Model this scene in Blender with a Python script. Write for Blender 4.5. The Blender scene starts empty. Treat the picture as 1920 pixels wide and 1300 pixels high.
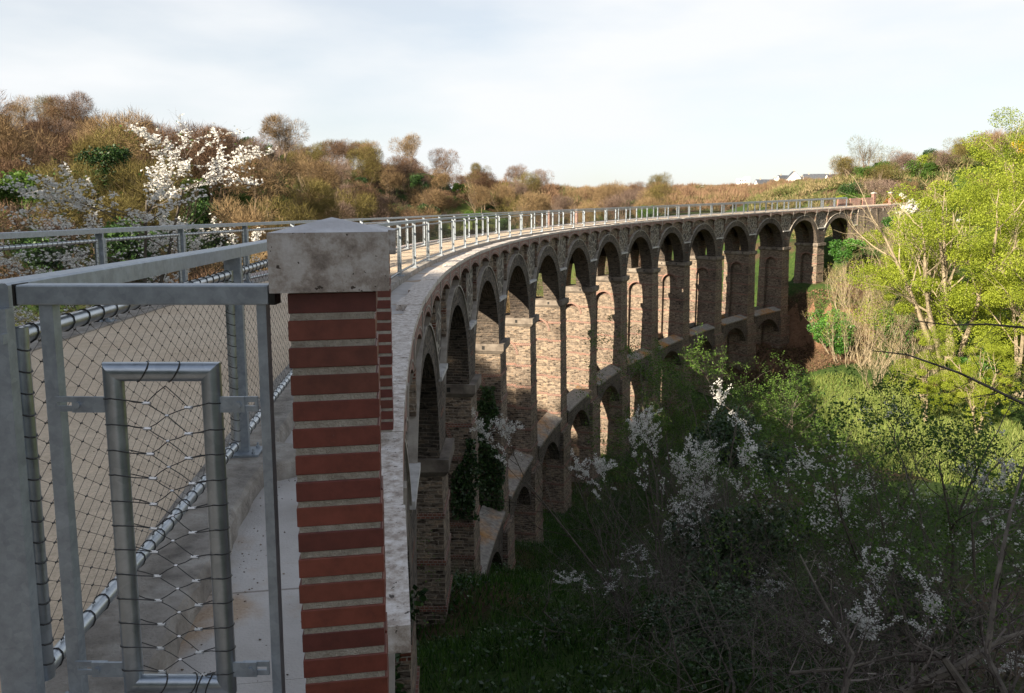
import bpy, math, random
import numpy as np
from mathutils import Vector, Matrix

# ------------------------------------------------------------------ camera, sky, sun, exposure
S = bpy.context.scene
COL = S.collection
PITCH, FOC, EYE, PY = 0.1289, 1450.0, 1.489, 580.0   # PY: photo row of the optical axis (the photo is cropped at the top)
CX, CY, R = 98.390, 18.203, 100.0
G1, G2 = -0.0025, 0.0002

cam_d = bpy.data.cameras.new("camera")
cam = bpy.data.objects.new("camera", cam_d)
COL.objects.link(cam)
cam_d.sensor_width = 36.0
cam_d.lens = 36.0 * FOC / 1920.0
cam_d.shift_y = -(650.0 - PY) / 1920.0
cam_d.clip_start = 0.05
cam_d.clip_end = 6000
cam.location = (0, 0, EYE)
cam.rotation_euler = (math.pi / 2 - PITCH, 0, 0)
S.camera = cam

SUN_EL = math.radians(24.0)
SUN_AZ = (-0.725, -0.688)
world = bpy.data.worlds.new("World")
S.world = world
world.use_nodes = True
wn, wl = world.node_tree.nodes, world.node_tree.links
bg = wn["Background"]
sky = wn.new("ShaderNodeTexSky")
sky.sky_type = 'NISHITA'
sky.sun_disc = False
sky.sun_elevation = SUN_EL
sky.sun_rotation = math.radians(226.5)
tc = wn.new("ShaderNodeTexCoord")
mp = wn.new("ShaderNodeMapping")
mp.inputs['Scale'].default_value = (1.0, 1.0, 3.6)
mp.inputs['Rotation'].default_value = (0.0, 0.12, 0.4)
nz = wn.new("ShaderNodeTexNoise")
nz.inputs['Scale'].default_value = 2.1
nz.inputs['Detail'].default_value = 6
nz.inputs['Roughness'].default_value = 0.5
cr = wn.new("ShaderNodeValToRGB")
cr.color_ramp.elements[0].position = 0.36
cr.color_ramp.elements[0].color = (0.60, 0.60, 0.60, 1)
cr.color_ramp.elements[1].position = 0.60
cr.color_ramp.elements[1].color = (1, 1, 1, 1)
mx = wn.new("ShaderNodeMix")
mx.data_type = 'RGBA'
wl.new(tc.outputs['Generated'], mp.inputs['Vector'])
wl.new(mp.outputs['Vector'], nz.inputs['Vector'])
wl.new(nz.outputs['Fac'], cr.inputs['Fac'])
sepw = wn.new("ShaderNodeSeparateXYZ")
wl.new(tc.outputs['Generated'], sepw.inputs[0])
zr_ = wn.new("ShaderNodeMapRange")
zr_.inputs['From Min'].default_value = 0.30
zr_.inputs['From Max'].default_value = 0.75
zr_.inputs['To Min'].default_value = 1.0
zr_.inputs['To Max'].default_value = 0.28
wl.new(sepw.outputs['Z'], zr_.inputs['Value'])
mmul = wn.new("ShaderNodeMath")
mmul.operation = 'MULTIPLY'
wl.new(cr.outputs['Color'], mmul.inputs[0])
wl.new(zr_.outputs[0], mmul.inputs[1])
wl.new(mmul.outputs[0], mx.inputs[0])
wl.new(sky.outputs['Color'], mx.inputs[6])
mx.inputs[7].default_value = (6.2, 6.33, 6.45, 1)
wl.new(mx.outputs[2], bg.inputs['Color'])
bg.inputs['Strength'].default_value = 0.05

sd = bpy.data.lights.new("sun", 'SUN')
sun = bpy.data.objects.new("sun", sd)
COL.objects.link(sun)
sd.energy = 5.0
sd.angle = math.radians(0.5)
sd.color = (1.0, 0.88, 0.70)
sv = Vector((SUN_AZ[0] * math.cos(SUN_EL), SUN_AZ[1] * math.cos(SUN_EL), math.sin(SUN_EL)))
sun.rotation_euler = sv.to_track_quat('Z', 'Y').to_euler()

S.view_settings.view_transform = 'Standard'
S.view_settings.look = 'None'
S.view_settings.gamma = 1.0
S.view_settings.use_curve_mapping = False
S.view_settings.exposure = 1.65
S.cycles.max_bounces = 6
S.cycles.diffuse_bounces = 3
S.cycles.glossy_bounces = 3
S.cycles.transmission_bounces = 3
S.cycles.transparent_max_bounces = 4

# ------------------------------------------------------------------ helpers
rng = np.random.default_rng(7)
random.seed(7)


def dz(th):
    s = R * th
    return G1 * s + G2 * s * s


def circ(ro, th, z=0.0):
    """viaduct coordinates (offset outward from the front face, angle, height over deck) -> world"""
    return (CX - (R + ro) * math.cos(th), CY + (R + ro) * math.sin(th), z + dz(th))


def vmap(a):
    th = a[:, 0] / R
    rr = R + a[:, 1]
    s = a[:, 0]
    return np.stack([CX - rr * np.cos(th), CY + rr * np.sin(th), a[:, 2] + G1 * s + G2 * s * s], 1)


def ray(px, py):
    u = (px - 960) / FOC
    v = (PY - py) / FOC
    cp, sp = math.cos(PITCH), math.sin(PITCH)
    return (u, cp + v * sp, -sp + v * cp)


def at(px, py, Y):
    d = ray(px, py)
    t = Y / d[1]
    return Vector((d[0] * t, Y, EYE + d[2] * t))


class MB:
    """collects boxes, tubes, quads ...; build() links them as ONE mesh object"""

    def __init__(s):
        s.v, s.q, s.t, s.n = [], [], [], 0
        s.rq, s.rt = [], []

    def add(s, verts, quads=None, tris=None, rq=None, rt=None):
        verts = np.asarray(verts, float).reshape(-1, 3)
        if quads is not None and len(quads):
            q = np.asarray(quads, int).reshape(-1, 4)
            s.q.append(q + s.n)
            s.rq.append(np.full(len(q), random.random()) if rq is None else np.broadcast_to(rq, (len(q),)))
        if tris is not None and len(tris):
            t = np.asarray(tris, int).reshape(-1, 3)
            s.t.append(t + s.n)
            s.rt.append(np.full(len(t), random.random()) if rt is None else np.broadcast_to(rt, (len(t),)))
        s.v.append(verts)
        s.n += len(verts)

    def box(s, lo, hi, M=None, rnd=None):
        x0, y0, z0 = lo
        x1, y1, z1 = hi
        v = np.array([(x0, y0, z0), (x1, y0, z0), (x1, y1, z0), (x0, y1, z0), (x0, y0, z1), (x1, y0, z1), (x1, y1, z1), (x0, y1, z1)], float)
        if M is not None:
            v = np.array([tuple(M @ Vector(p)) for p in v])
        s.add(v, [(0, 3, 2, 1), (4, 5, 6, 7), (0, 1, 5, 4), (1, 2, 6, 5), (2, 3, 7, 6), (3, 0, 4, 7)], rq=rnd)

    def frus(s, lo0, hi0, z0, lo1, hi1, z1, caps=True):
        """frustum box: rectangle lo0-hi0 at z0 to lo1-hi1 at z1"""
        v = [(lo0[0], lo0[1], z0), (hi0[0], lo0[1], z0), (hi0[0], hi0[1], z0), (lo0[0], hi0[1], z0),
             (lo1[0], lo1[1], z1), (hi1[0], lo1[1], z1), (hi1[0], hi1[1], z1), (lo1[0], hi1[1], z1)]
        f = [(0, 1, 5, 4), (1, 2, 6, 5), (2, 3, 7, 6), (3, 0, 4, 7)]
        if caps:
            f += [(0, 3, 2, 1), (4, 5, 6, 7)]
        s.add(v, f)

    def tubes(s, p0, p1, r0, r1, sides=4, rnd=None):
        p0, p1 = np.asarray(p0, float).reshape(-1, 3), np.asarray(p1, float).reshape(-1, 3)
        n = len(p0)
        if n == 0:
            return
        r0 = np.broadcast_to(np.asarray(r0, float), (n,))
        r1 = np.broadcast_to(np.asarray(r1, float), (n,))
        d = p1 - p0
        d = d / (np.linalg.norm(d, axis=1, keepdims=True) + 1e-9)
        ref = np.where(np.abs(d[:, 2:3]) > 0.85, np.array([[1.0, 0, 0]]), np.array([[0, 0, 1.0]]))
        a = np.cross(d, ref)
        a /= np.linalg.norm(a, axis=1, keepdims=True) + 1e-9
        b = np.cross(d, a)
        an = np.arange(sides) * 2 * math.pi / sides
        ca, sa = np.cos(an), np.sin(an)
        ring = a[:, None, :] * ca[None, :, None] + b[:, None, :] * sa[None, :, None]
        v0 = p0[:, None, :] + ring * r0[:, None, None]
        v1 = p1[:, None, :] + ring * r1[:, None, None]
        v = np.concatenate([v0, v1], 1).reshape(-1, 3)
        k = np.arange(sides)
        k2 = (k + 1) % sides
        q = np.stack([k, k + sides, k2 + sides, k2], 1)
        q = (np.arange(n)[:, None, None] * 2 * sides + q[None]).reshape(-1, 4)
        if rnd is not None and np.ndim(rnd):
            rnd = np.repeat(rnd, sides)
        s.add(v, q, rq=rnd)

    def path(s, pts, r, sides=8, caps=True):
        pts = [np.asarray(p, float) for p in pts]
        s.tubes(pts[:-1], pts[1:], r, r, sides)
        if caps:
            for a, b in ((pts[0], pts[1]), (pts[-1], pts[-2])):
                d = (a - b) / np.linalg.norm(a - b)
                ref = np.array([1.0, 0, 0]) if abs(d[2]) > 0.85 else np.array([0, 0, 1.0])
                u = np.cross(d, ref)
                u /= np.linalg.norm(u)
                w = np.cross(d, u)
                an = np.arange(sides) * 2 * math.pi / sides
                ring = a + r * (np.cos(an)[:, None] * u + np.sin(an)[:, None] * w)
                v = np.vstack([ring, a[None]])
                s.add(v, tris=[(i, (i + 1) % sides, sides) for i in range(sides)])

    def slivers(s, p, d, L, w, rnd):
        n = len(p)
        side = np.cross(d, rng.normal(size=(n, 3)))
        side /= np.linalg.norm(side, axis=1, keepdims=True) + 1e-9
        w = np.broadcast_to(w, (n,))[:, None]
        L = np.broadcast_to(L, (n,))[:, None]
        v = np.stack([p - side * w / 2, p + side * w / 2, p + d * L], 1).reshape(-1, 3)
        s.add(v, tris=np.arange(3 * n).reshape(-1, 3), rt=rnd)

    def leaves(s, p, size, rnd, aspect=0.6, up=0.3):
        n = len(p)
        nrm = rng.normal(size=(n, 3))
        nrm[:, 2] += up * 2
        nrm /= np.linalg.norm(nrm, axis=1, keepdims=True)
        u = np.cross(nrm, rng.normal(size=(n, 3)))
        u /= np.linalg.norm(u, axis=1, keepdims=True)
        w = np.cross(nrm, u)
        sz = np.broadcast_to(size, (n,))[:, None]
        v = np.stack([p - u * sz / 2, p + w * sz * aspect / 2, p + u * sz / 2, p - w * sz * aspect / 2], 1).reshape(-1, 3)
        s.add(v, np.arange(4 * n).reshape(-1, 4), rq=rnd)

    def build(s, name, mat, parent=None, via=False, smooth=False, origin=None, uv=None):
        v = np.vstack(s.v) if s.v else np.zeros((0, 3))
        src = v
        if via:
            v = vmap(v)
        off = np.zeros(3)
        if origin is not None:
            off = np.asarray(origin, float)
        q = np.vstack(s.q) if s.q else np.zeros((0, 4), int)
        t = np.vstack(s.t) if s.t else np.zeros((0, 3), int)
        me = bpy.data.meshes.new(name)
        me.vertices.add(len(v))
        me.vertices.foreach_set("co", (v - off).astype(np.float32).ravel())
        loops = np.concatenate([q.ravel(), t.ravel()])
        me.loops.add(len(loops))
        me.loops.foreach_set("vertex_index", loops.astype(np.int32))
        nq, nt = len(q), len(t)
        me.polygons.add(nq + nt)
        me.polygons.foreach_set("loop_start", np.concatenate([np.arange(nq) * 4, nq * 4 + np.arange(nt) * 3]).astype(np.int32))
        me.update(calc_edges=True)
        rn = np.concatenate([np.concatenate(s.rq) if s.rq else np.zeros(0), np.concatenate(s.rt) if s.rt else np.zeros(0)])
        at_ = me.attributes.new("rnd", 'FLOAT', 'FACE')
        at_.data.foreach_set("value", rn.astype(np.float32))
        if via or uv:
            # wall coordinates: (along, up) on faces seen from the side, (across, up) on flanks, (along, across) on tops
            uvl = me.uv_layers.new(name="wall")
            co = src[loops]
            N = np.zeros((nq + nt, 3))
            if nq:
                N[:nq] = np.cross(src[q[:, 2]] - src[q[:, 0]], src[q[:, 3]] - src[q[:, 1]])
            if nt:
                N[nq:] = np.cross(src[t[:, 1]] - src[t[:, 0]], src[t[:, 2]] - src[t[:, 0]])
            A = np.abs(N)
            rep = np.concatenate([np.repeat(np.arange(nq), 4), nq + np.repeat(np.arange(nt), 3)])
            A = A[rep]
            top = (A[:, 2] > A[:, 0]) & (A[:, 2] > A[:, 1])
            fl = (~top) & (A[:, 0] > A[:, 1])
            uu = np.where(fl, co[:, 1] + 0.37, co[:, 0])
            vv = np.where(top, co[:, 1], co[:, 2])
            uvl.data.foreach_set("uv", np.stack([uu, vv], 1).astype(np.float32).ravel())
        me.polygons.foreach_set("use_smooth", np.full(nq + nt, smooth, bool))
        me.materials.append(mat)
        o = bpy.data.objects.new(name, me)
        COL.objects.link(o)
        o.location = off
        if parent is not None:
            o.parent = parent
            o.location = Vector(off) - wloc(parent)
        return o


def wloc(o):
    l = Vector(o.location)
    while o.parent:
        o = o.parent
        l += Vector(o.location)
    return l


def tag(o, label=None, cat=None, group=None, kind=None):
    if label:
        o["label"] = label
    if cat:
        o["category"] = cat
    if group:
        o["group"] = group
    if kind:
        o["kind"] = kind
    return o


def thing(name, loc, label, cat, group=None, rz=0.0):
    o = bpy.data.objects.new(name, None)
    COL.objects.link(o)
    o.location = loc
    o.rotation_euler = (0, 0, rz)
    o.empty_display_size = 0.3
    return tag(o, label, cat, group)


def kids(o):
    return [c for c in bpy.data.objects if c.parent == o]


def copy_tree(o, parent=None, ch=None):
    c = o.copy()
    COL.objects.link(c)
    c.parent = parent
    for k in (list(o.children)):
        copy_tree(k, c)
    return c


# ------------------------------------------------------------------ materials
def mat(name):
    m = bpy.data.materials.new(name)
    m.use_nodes = True
    return m, m.node_tree.nodes, m.node_tree.links, m.node_tree.nodes["Principled BSDF"]


def nd(nodes, typ, **kw):
    n = nodes.new(typ)
    for k, v in kw.items():
        if k in n.inputs:
            n.inputs[k].default_value = v
        else:
            setattr(n, k, v)
    return n


def ramp(nodes, stops):
    r = nodes.new("ShaderNodeValToRGB")
    e = r.color_ramp.elements
    while len(e) < len(stops):
        e.new(0.5)
    for i, (p, c) in enumerate(stops):
        e[i].position = p
        e[i].color = (*c, 1) if len(c) == 3 else c
    return r


def mixc(nodes, links, fac, a, b, blend='MIX'):
    m = nodes.new("ShaderNodeMix")
    m.data_type = 'RGBA'
    m.blend_type = blend
    for sock, val in ((m.inputs[0], fac), (m.inputs[6], a), (m.inputs[7], b)):
        if hasattr(val, 'links'):
            links.new(val, sock)
        elif isinstance(val, (int, float)):
            sock.default_value = val
        else:
            sock.default_value = (*val, 1)
    return m.outputs[2]


def mth(nodes, links, op, a, b=0.0, c=None):
    m = nodes.new("ShaderNodeMath")
    m.operation = op
    for i, val in enumerate((a, b) if c is None else (a, b, c)):
        if hasattr(val, 'links'):
            links.new(val, m.inputs[i])
        else:
            m.inputs[i].default_value = val
    return m.outputs[0]


def noise_mat(name, stops, scale=5.0, rough=0.8, bump=0.0, bscale=30.0, detail=5, metal=0.0, coord='Object', spec=0.3):
    m, n, l, p = mat(name)
    tcx = n.new("ShaderNodeTexCoord")
    nz_ = nd(n, "ShaderNodeTexNoise", Scale=scale, Detail=detail, Roughness=0.6)
    l.new(tcx.outputs[coord], nz_.inputs['Vector'])
    r = ramp(n, stops)
    l.new(nz_.outputs['Fac'], r.inputs['Fac'])
    l.new(r.outputs['Color'], p.inputs['Base Color'])
    p.inputs['Roughness'].default_value = rough
    p.inputs['Metallic'].default_value = metal
    p.inputs['Specular IOR Level'].default_value = spec
    if bump:
        b = nd(n, "ShaderNodeTexNoise", Scale=bscale, Detail=6, Roughness=0.65)
        l.new(tcx.outputs[coord], b.inputs['Vector'])
        bp = nd(n, "ShaderNodeBump", Strength=bump, Distance=0.02)
        l.new(b.outputs['Fac'], bp.inputs['Height'])
        l.new(bp.outputs['Normal'], p.inputs['Normal'])
    return m


def rnd_mat(name, stops, rough=0.7, trans=0.0, ob=0.0, clump=0.0, cscale=0.5, spec=0.25):
    """colour from each face's own random number (leaf to leaf), plus object and clump variation"""
    m, n, l, p = mat(name)
    a = n.new("ShaderNodeAttribute")
    a.attribute_name = "rnd"
    f = a.outputs['Fac']
    if clump:
        tcx = n.new("ShaderNodeTexCoord")
        nz_ = nd(n, "ShaderNodeTexNoise", Scale=cscale, Detail=2)
        l.new(tcx.outputs['Object'], nz_.inputs['Vector'])
        f = mth(n, l, 'MULTIPLY_ADD', mth(n, l, 'SUBTRACT', nz_.outputs['Fac'], 0.5), clump * 2, f)
    if ob:
        oi = n.new("ShaderNodeObjectInfo")
        f = mth(n, l, 'MULTIPLY_ADD', mth(n, l, 'SUBTRACT', oi.outputs['Random'], 0.5), ob, f)
    r = ramp(n, stops)
    l.new(f, r.inputs['Fac'])
    l.new(r.outputs['Color'], p.inputs['Base Color'])
    p.inputs['Roughness'].default_value = rough
    p.inputs['Specular IOR Level'].default_value = spec
    if trans:
        out = n["Material Output"]
        tr = n.new("ShaderNodeBsdfTranslucent")
        l.new(r.outputs['Color'], tr.inputs['Color'])
        ms = n.new("ShaderNodeMixShader")
        ms.inputs[0].default_value = trans
        l.new(p.outputs[0], ms.inputs[1])
        l.new(tr.outputs[0], ms.inputs[2])
        l.new(ms.outputs[0], out.inputs['Surface'])
    return m


def masonry(name, c1, c2, mortar, bw=0.34, bh=0.105, ms=0.016, bands=True, dist=0.05, band_col=(0.20, 0.07, 0.04), stain=0.7):
    m, n, l, p = mat(name)
    uv = n.new("ShaderNodeUVMap")
    uv.uv_map = "wall"
    nzd = nd(n, "ShaderNodeTexNoise", Scale=3.2, Detail=3)
    l.new(uv.outputs[0], nzd.inputs['Vector'])
    vm = nd(n, "ShaderNodeVectorMath", operation='SUBTRACT')
    l.new(nzd.outputs['Color'], vm.inputs[0])
    vm.inputs[1].default_value = (0.5, 0.5, 0.5)
    vs = nd(n, "ShaderNodeVectorMath", operation='MULTIPLY')
    l.new(vm.outputs[0], vs.inputs[0])
    vs.inputs[1].default_value = (dist * 4, dist, 0)
    va = nd(n, "ShaderNodeVectorMath", operation='ADD')
    l.new(uv.outputs[0], va.inputs[0])
    l.new(vs.outputs[0], va.inputs[1])
    br = nd(n, "ShaderNodeTexBrick", Scale=1.0)
    br.inputs['Brick Width'].default_value = bw
    br.inputs['Row Height'].default_value = bh
    br.inputs['Mortar Size'].default_value = ms
    br.inputs['Mortar Smooth'].default_value = 0.25
    br.inputs['Bias'].default_value = 0.0
    br.offset = 0.5
    br.squash = 0.6
    br.squash_frequency = 3
    br.inputs['Color1'].default_value = (*c1, 1)
    br.inputs['Color2'].default_value = (*c2, 1)
    br.inputs['Mortar'].default_value = (*mortar, 1)
    l.new(va.outputs[0], br.inputs['Vector'])
    col = br.outputs['Color']
    # odd rust-brown or near-black stones
    vo = nd(n, "ShaderNodeTexNoise", Scale=1.0, Detail=2, Roughness=0.8)
    mpp = nd(n, "ShaderNodeMapping")
    mpp.inputs['Scale'].default_value = (3.0, 9.5, 1)
    l.new(va.outputs[0], mpp.inputs['Vector'])
    l.new(mpp.outputs[0], vo.inputs['Vector'])
    rr = ramp(n, [(0.36, (0.10, 0.09, 0.085)), (0.42, (0.75, 0.72, 0.7)), (0.52, (1.0, 1.0, 1.0)), (0.66, (1.4, 1.22, 1.05))])
    l.new(vo.outputs['Fac'], rr.inputs['Fac'])
    col = mixc(n, l, 0.85, col, rr.outputs['Color'], 'MULTIPLY')
    if bands:
        sep = n.new("ShaderNodeSeparateXYZ")
        l.new(va.outputs[0], sep.inputs[0])
        fr = mth(n, l, 'FRACT', mth(n, l, 'DIVIDE', sep.outputs['Y'], 1.17))
        bm = mth(n, l, 'LESS_THAN', fr, 0.115)
        b2 = nd(n, "ShaderNodeTexBrick", Scale=1.0)
        b2.inputs['Brick Width'].default_value = 0.22
        b2.inputs['Row Height'].default_value = 0.067
        b2.inputs['Mortar Size'].default_value = 0.01
        b2.inputs['Color1'].default_value = (*band_col, 1)
        b2.inputs['Color2'].default_value = (band_col[0] * 0.62, band_col[1] * 0.62, band_col[2] * 0.7, 1)
        b2.inputs['Mortar'].default_value = (*mortar, 1)
        l.new(va.outputs[0], b2.inputs['Vector'])
        col = mixc(n, l, bm, col, b2.outputs['Color'])
    # damp stains and lime, in blotches with their own outline
    tcx = n.new("ShaderNodeTexCoord")
    ns = nd(n, "ShaderNodeTexNoise", Scale=0.42, Detail=6, Roughness=0.62)
    l.new(tcx.outputs['Object'], ns.inputs['Vector'])
    rs = ramp(n, [(0.34, (0.38, 0.37, 0.38)), (0.47, (0.9, 0.9, 0.9)), (0.56, (1, 1, 1)), (0.72, (1.25, 1.2, 1.12))])
    l.new(ns.outputs['Fac'], rs.inputs['Fac'])
    col = mixc(n, l, stain, col, rs.outputs['Color'], 'MULTIPLY')
    l.new(col, p.inputs['Base Color'])
    p.inputs['Roughness'].default_value = 0.9
    p.inputs['Specular IOR Level'].default_value = 0.2
    nb = nd(n, "ShaderNodeTexNoise", Scale=14.0, Detail=5)
    l.new(uv.outputs[0], nb.inputs['Vector'])
    hh = mth(n, l, 'MULTIPLY_ADD', br.outputs['Fac'], -0.9, mth(n, l, 'MULTIPLY', nb.outputs['Fac'], 0.9))
    hh = mth(n, l, 'MULTIPLY_ADD', vo.outputs['Fac'], 1.0, hh)
    bp = nd(n, "ShaderNodeBump", Strength=0.9, Distance=0.05)
    l.new(hh, bp.inputs['Height'])
    l.new(bp.outputs['Normal'], p.inputs['Normal'])
    return m


def polygonal(name):
    m, n, l, p = mat(name)
    uv = n.new("ShaderNodeUVMap")
    uv.uv_map = "wall"
    v1 = nd(n, "ShaderNodeTexVoronoi", Scale=3.0, feature='DISTANCE_TO_EDGE')
    v2 = nd(n, "ShaderNodeTexVoronoi", Scale=3.0)
    for v in (v1, v2):
        l.new(uv.outputs[0], v.inputs['Vector'])
    sp = n.new("ShaderNodeSeparateColor")
    l.new(v2.outputs['Color'], sp.inputs[0])
    r = ramp(n, [(0.0, (0.04, 0.033, 0.029)), (0.6, (0.085, 0.065, 0.051)), (1.0, (0.145, 0.105, 0.075))])
    l.new(sp.outputs[0], r.inputs['Fac'])
    e = ramp(n, [(0.0, (1, 1, 1)), (0.05, (1, 1, 1)), (0.09, (0, 0, 0))])
    l.new(v1.outputs['Distance'], e.inputs['Fac'])
    col = mixc(n, l, e.outputs['Color'], r.outputs['Color'], (0.3, 0.27, 0.23))
    l.new(col, p.inputs['Base Color'])
    p.inputs['Roughness'].default_value = 0.9
    bp = nd(n, "ShaderNodeBump", Strength=0.6, Distance=0.03)
    l.new(mth(n, l, 'MINIMUM', v1.outputs['Distance'], 0.12), bp.inputs['Height'])
    l.new(bp.outputs['Normal'], p.inputs['Normal'])
    return m


def brick_plain(name, c1, c2, mortar, bw=0.11, bh=0.065, ms=0.009):
    m, n, l, p = mat(name)
    uv = n.new("ShaderNodeUVMap")
    uv.uv_map = "wall"
    br = nd(n, "ShaderNodeTexBrick", Scale=1.0)
    br.inputs['Brick Width'].default_value = bw
    br.inputs['Row Height'].default_value = bh
    br.inputs['Mortar Size'].default_value = ms
    br.inputs['Color1'].default_value = (*c1, 1)
    br.inputs['Color2'].default_value = (*c2, 1)
    br.inputs['Mortar'].default_value = (*mortar, 1)
    l.new(uv.outputs[0], br.inputs['Vector'])
    ns = nd(n, "ShaderNodeTexNoise", Scale=1.5, Detail=6)
    l.new(uv.outputs[0], ns.inputs['Vector'])
    rs = ramp(n, [(0.3, (0.55, 0.55, 0.6)), (0.6, (1.1, 1.1, 1.1))])
    l.new(ns.outputs['Fac'], rs.inputs['Fac'])
    l.new(mixc(n, l, 0.8, br.outputs['Color'], rs.outputs['Color'], 'MULTIPLY'), p.inputs['Base Color'])
    p.inputs['Roughness'].default_value = 0.85
    bp = nd(n, "ShaderNodeBump", Strength=0.5, Distance=0.02, invert=True)
    l.new(br.outputs['Fac'], bp.inputs['Height'])
    l.new(bp.outputs['Normal'], p.inputs['Normal'])
    return m


def metal_mat(name, lo, hi, rough=0.42, metal=0.75, scale=18):
    m, n, l, p = mat(name)
    tcx = n.new("ShaderNodeTexCoord")
    v = nd(n, "ShaderNodeTexVoronoi", Scale=scale * 3)
    nz_ = nd(n, "ShaderNodeTexNoise", Scale=scale, Detail=6, Roughness=0.7)
    l.new(tcx.outputs['Object'], v.inputs['Vector'])
    l.new(tcx.outputs['Object'], nz_.inputs['Vector'])
    sp = n.new("ShaderNodeSeparateColor")
    l.new(v.outputs['Color'], sp.inputs[0])
    f = mth(n, l, 'MULTIPLY_ADD', sp.outputs[0], 0.14, mth(n, l, 'MULTIPLY', nz_.outputs['Fac'], 0.9))
    r = ramp(n, [(0.25, lo), (0.8, hi)])
    l.new(f, r.inputs['Fac'])
    l.new(r.outputs['Color'], p.inputs['Base Color'])
    p.inputs['Metallic'].default_value = metal
    rr = mth(n, l, 'MULTIPLY_ADD', nz_.outputs['Fac'], 0.3, rough - 0.15)
    l.new(rr, p.inputs['Roughness'])
    return m


def travertine(name, gain=1.0):
    m, n, l, p = mat(name)
    tcx = n.new("ShaderNodeTexCoord")
    n1 = nd(n, "ShaderNodeTexNoise", Scale=15.0, Detail=10, Roughness=0.72)
    n2 = nd(n, "ShaderNodeTexNoise", Scale=60.0, Detail=4, Roughness=0.6)
    for q in (n1, n2):
        l.new(tcx.outputs['Object'], q.inputs['Vector'])
    r = ramp(n, [(0.34, (0.15 * gain, 0.12 * gain, 0.10 * gain)), (0.45, (0.28 * gain, 0.235 * gain, 0.20 * gain)), (0.54, (0.40 * gain, 0.36 * gain, 0.325 * gain)), (0.66, (0.5 * gain, 0.47 * gain, 0.45 * gain))])
    l.new(n1.outputs['Fac'], r.inputs['Fac'])
    # pits: small dark holes of several sizes
    wv = nd(n, "ShaderNodeVectorMath", operation='ADD')
    sc = nd(n, "ShaderNodeVectorMath", operation='SCALE')
    sc.inputs['Scale'].default_value = 0.055
    nd3 = nd(n, "ShaderNodeTexNoise", Scale=38.0, Detail=4)
    l.new(tcx.outputs['Object'], nd3.inputs['Vector'])
    l.new(nd3.outputs['Color'], sc.inputs[0])
    l.new(tcx.outputs['Object'], wv.inputs[0])
    l.new(sc.outputs[0], wv.inputs[1])
    pit = None
    for scl, cut in ((24.0, 0.40), (58.0, 0.42)):
        v = nd(n, "ShaderNodeTexVoronoi", Scale=scl)
        l.new(wv.outputs[0], v.inputs['Vector'])
        spc = n.new("ShaderNodeSeparateColor")
        l.new(v.outputs['Color'], spc.inputs[0])
        rad = mth(n, l, 'MULTIPLY', mth(n, l, 'SUBTRACT', spc.outputs[0], 0.70), cut * 2.3)
        hit = mth(n, l, 'LESS_THAN', v.outputs['Distance'], rad)
        pit = hit if pit is None else mth(n, l, 'MAXIMUM', pit, hit)
    col = mixc(n, l, pit, r.outputs['Color'], (0.05, 0.035, 0.025))
    l.new(col, p.inputs['Base Color'])
    p.inputs['Roughness'].default_value = 0.75
    hh = mth(n, l, 'MULTIPLY_ADD', pit, -1.5, mth(n, l, 'MULTIPLY', n2.outputs['Fac'], 0.5))
    bp = nd(n, "ShaderNodeBump", Strength=0.7, Distance=0.008)
    l.new(hh, bp.inputs['Height'])
    l.new(bp.outputs['Normal'], p.inputs['Normal'])
    return m


M = {}
M['galv'] = metal_mat("galvanised_steel", (0.22, 0.25, 0.285), (0.42, 0.465, 0.51), 0.48, 0.65)
M['tube'] = metal_mat("galvanised_tube", (0.28, 0.315, 0.35), (0.52, 0.56, 0.60), 0.33, 0.9, 10)
M['wire'] = metal_mat("dark_wire", (0.03, 0.03, 0.03), (0.07, 0.065, 0.06), 0.5, 0.5)
M['ferrule'] = metal_mat("ferrule", (0.5, 0.5, 0.5), (0.7, 0.7, 0.7), 0.3, 0.8)
M['rubber'] = noise_mat("black_cap", [(0.3, (0.012, 0.011, 0.01)), (0.7, (0.03, 0.028, 0.025))], 20, 0.5)
M['cap'] = travertine("pitted_stone")
M['captop'] = noise_mat("skylit_stone", [(0.3, (0.46, 0.44, 0.44)), (0.6, (0.60, 0.585, 0.59)), (0.72, (0.66, 0.65, 0.65)), (0.78, (0.3, 0.28, 0.27))], 9, 0.8, 0.5, 90)  # paler than the cap sides: sky light on the top put into the colour
M['mortar'] = noise_mat("mortar", [(0.3, (0.33, 0.285, 0.23)), (0.6, (0.50, 0.45, 0.38)), (0.8, (0.58, 0.54, 0.48))], 30, 0.95, 0.9, 160)
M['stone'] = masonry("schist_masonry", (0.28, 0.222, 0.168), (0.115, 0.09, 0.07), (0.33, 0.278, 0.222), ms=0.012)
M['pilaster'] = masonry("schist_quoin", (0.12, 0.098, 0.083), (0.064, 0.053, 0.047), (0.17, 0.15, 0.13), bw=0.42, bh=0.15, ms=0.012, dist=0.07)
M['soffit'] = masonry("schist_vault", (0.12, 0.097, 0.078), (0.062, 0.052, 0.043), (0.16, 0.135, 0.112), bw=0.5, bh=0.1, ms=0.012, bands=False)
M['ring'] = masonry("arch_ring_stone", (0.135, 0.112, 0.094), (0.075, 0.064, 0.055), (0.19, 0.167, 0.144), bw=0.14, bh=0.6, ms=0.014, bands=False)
M['poly'] = polygonal("polygonal_rubble")
M['impost'] = noise_mat("impost_concrete", [(0.3, (0.07, 0.058, 0.048)), (0.5, (0.17, 0.14, 0.113)), (0.72, (0.28, 0.24, 0.197))], 1.6, 0.9, 0.6, 12)
M['brickband'] = brick_plain("brick_band", (0.24, 0.085, 0.05), (0.13, 0.055, 0.038), (0.26, 0.22, 0.18))
M['corbelbrick'] = brick_plain("corbel_brick", (0.27, 0.10, 0.065), (0.2, 0.078, 0.055), (0.3, 0.24, 0.2))
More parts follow.
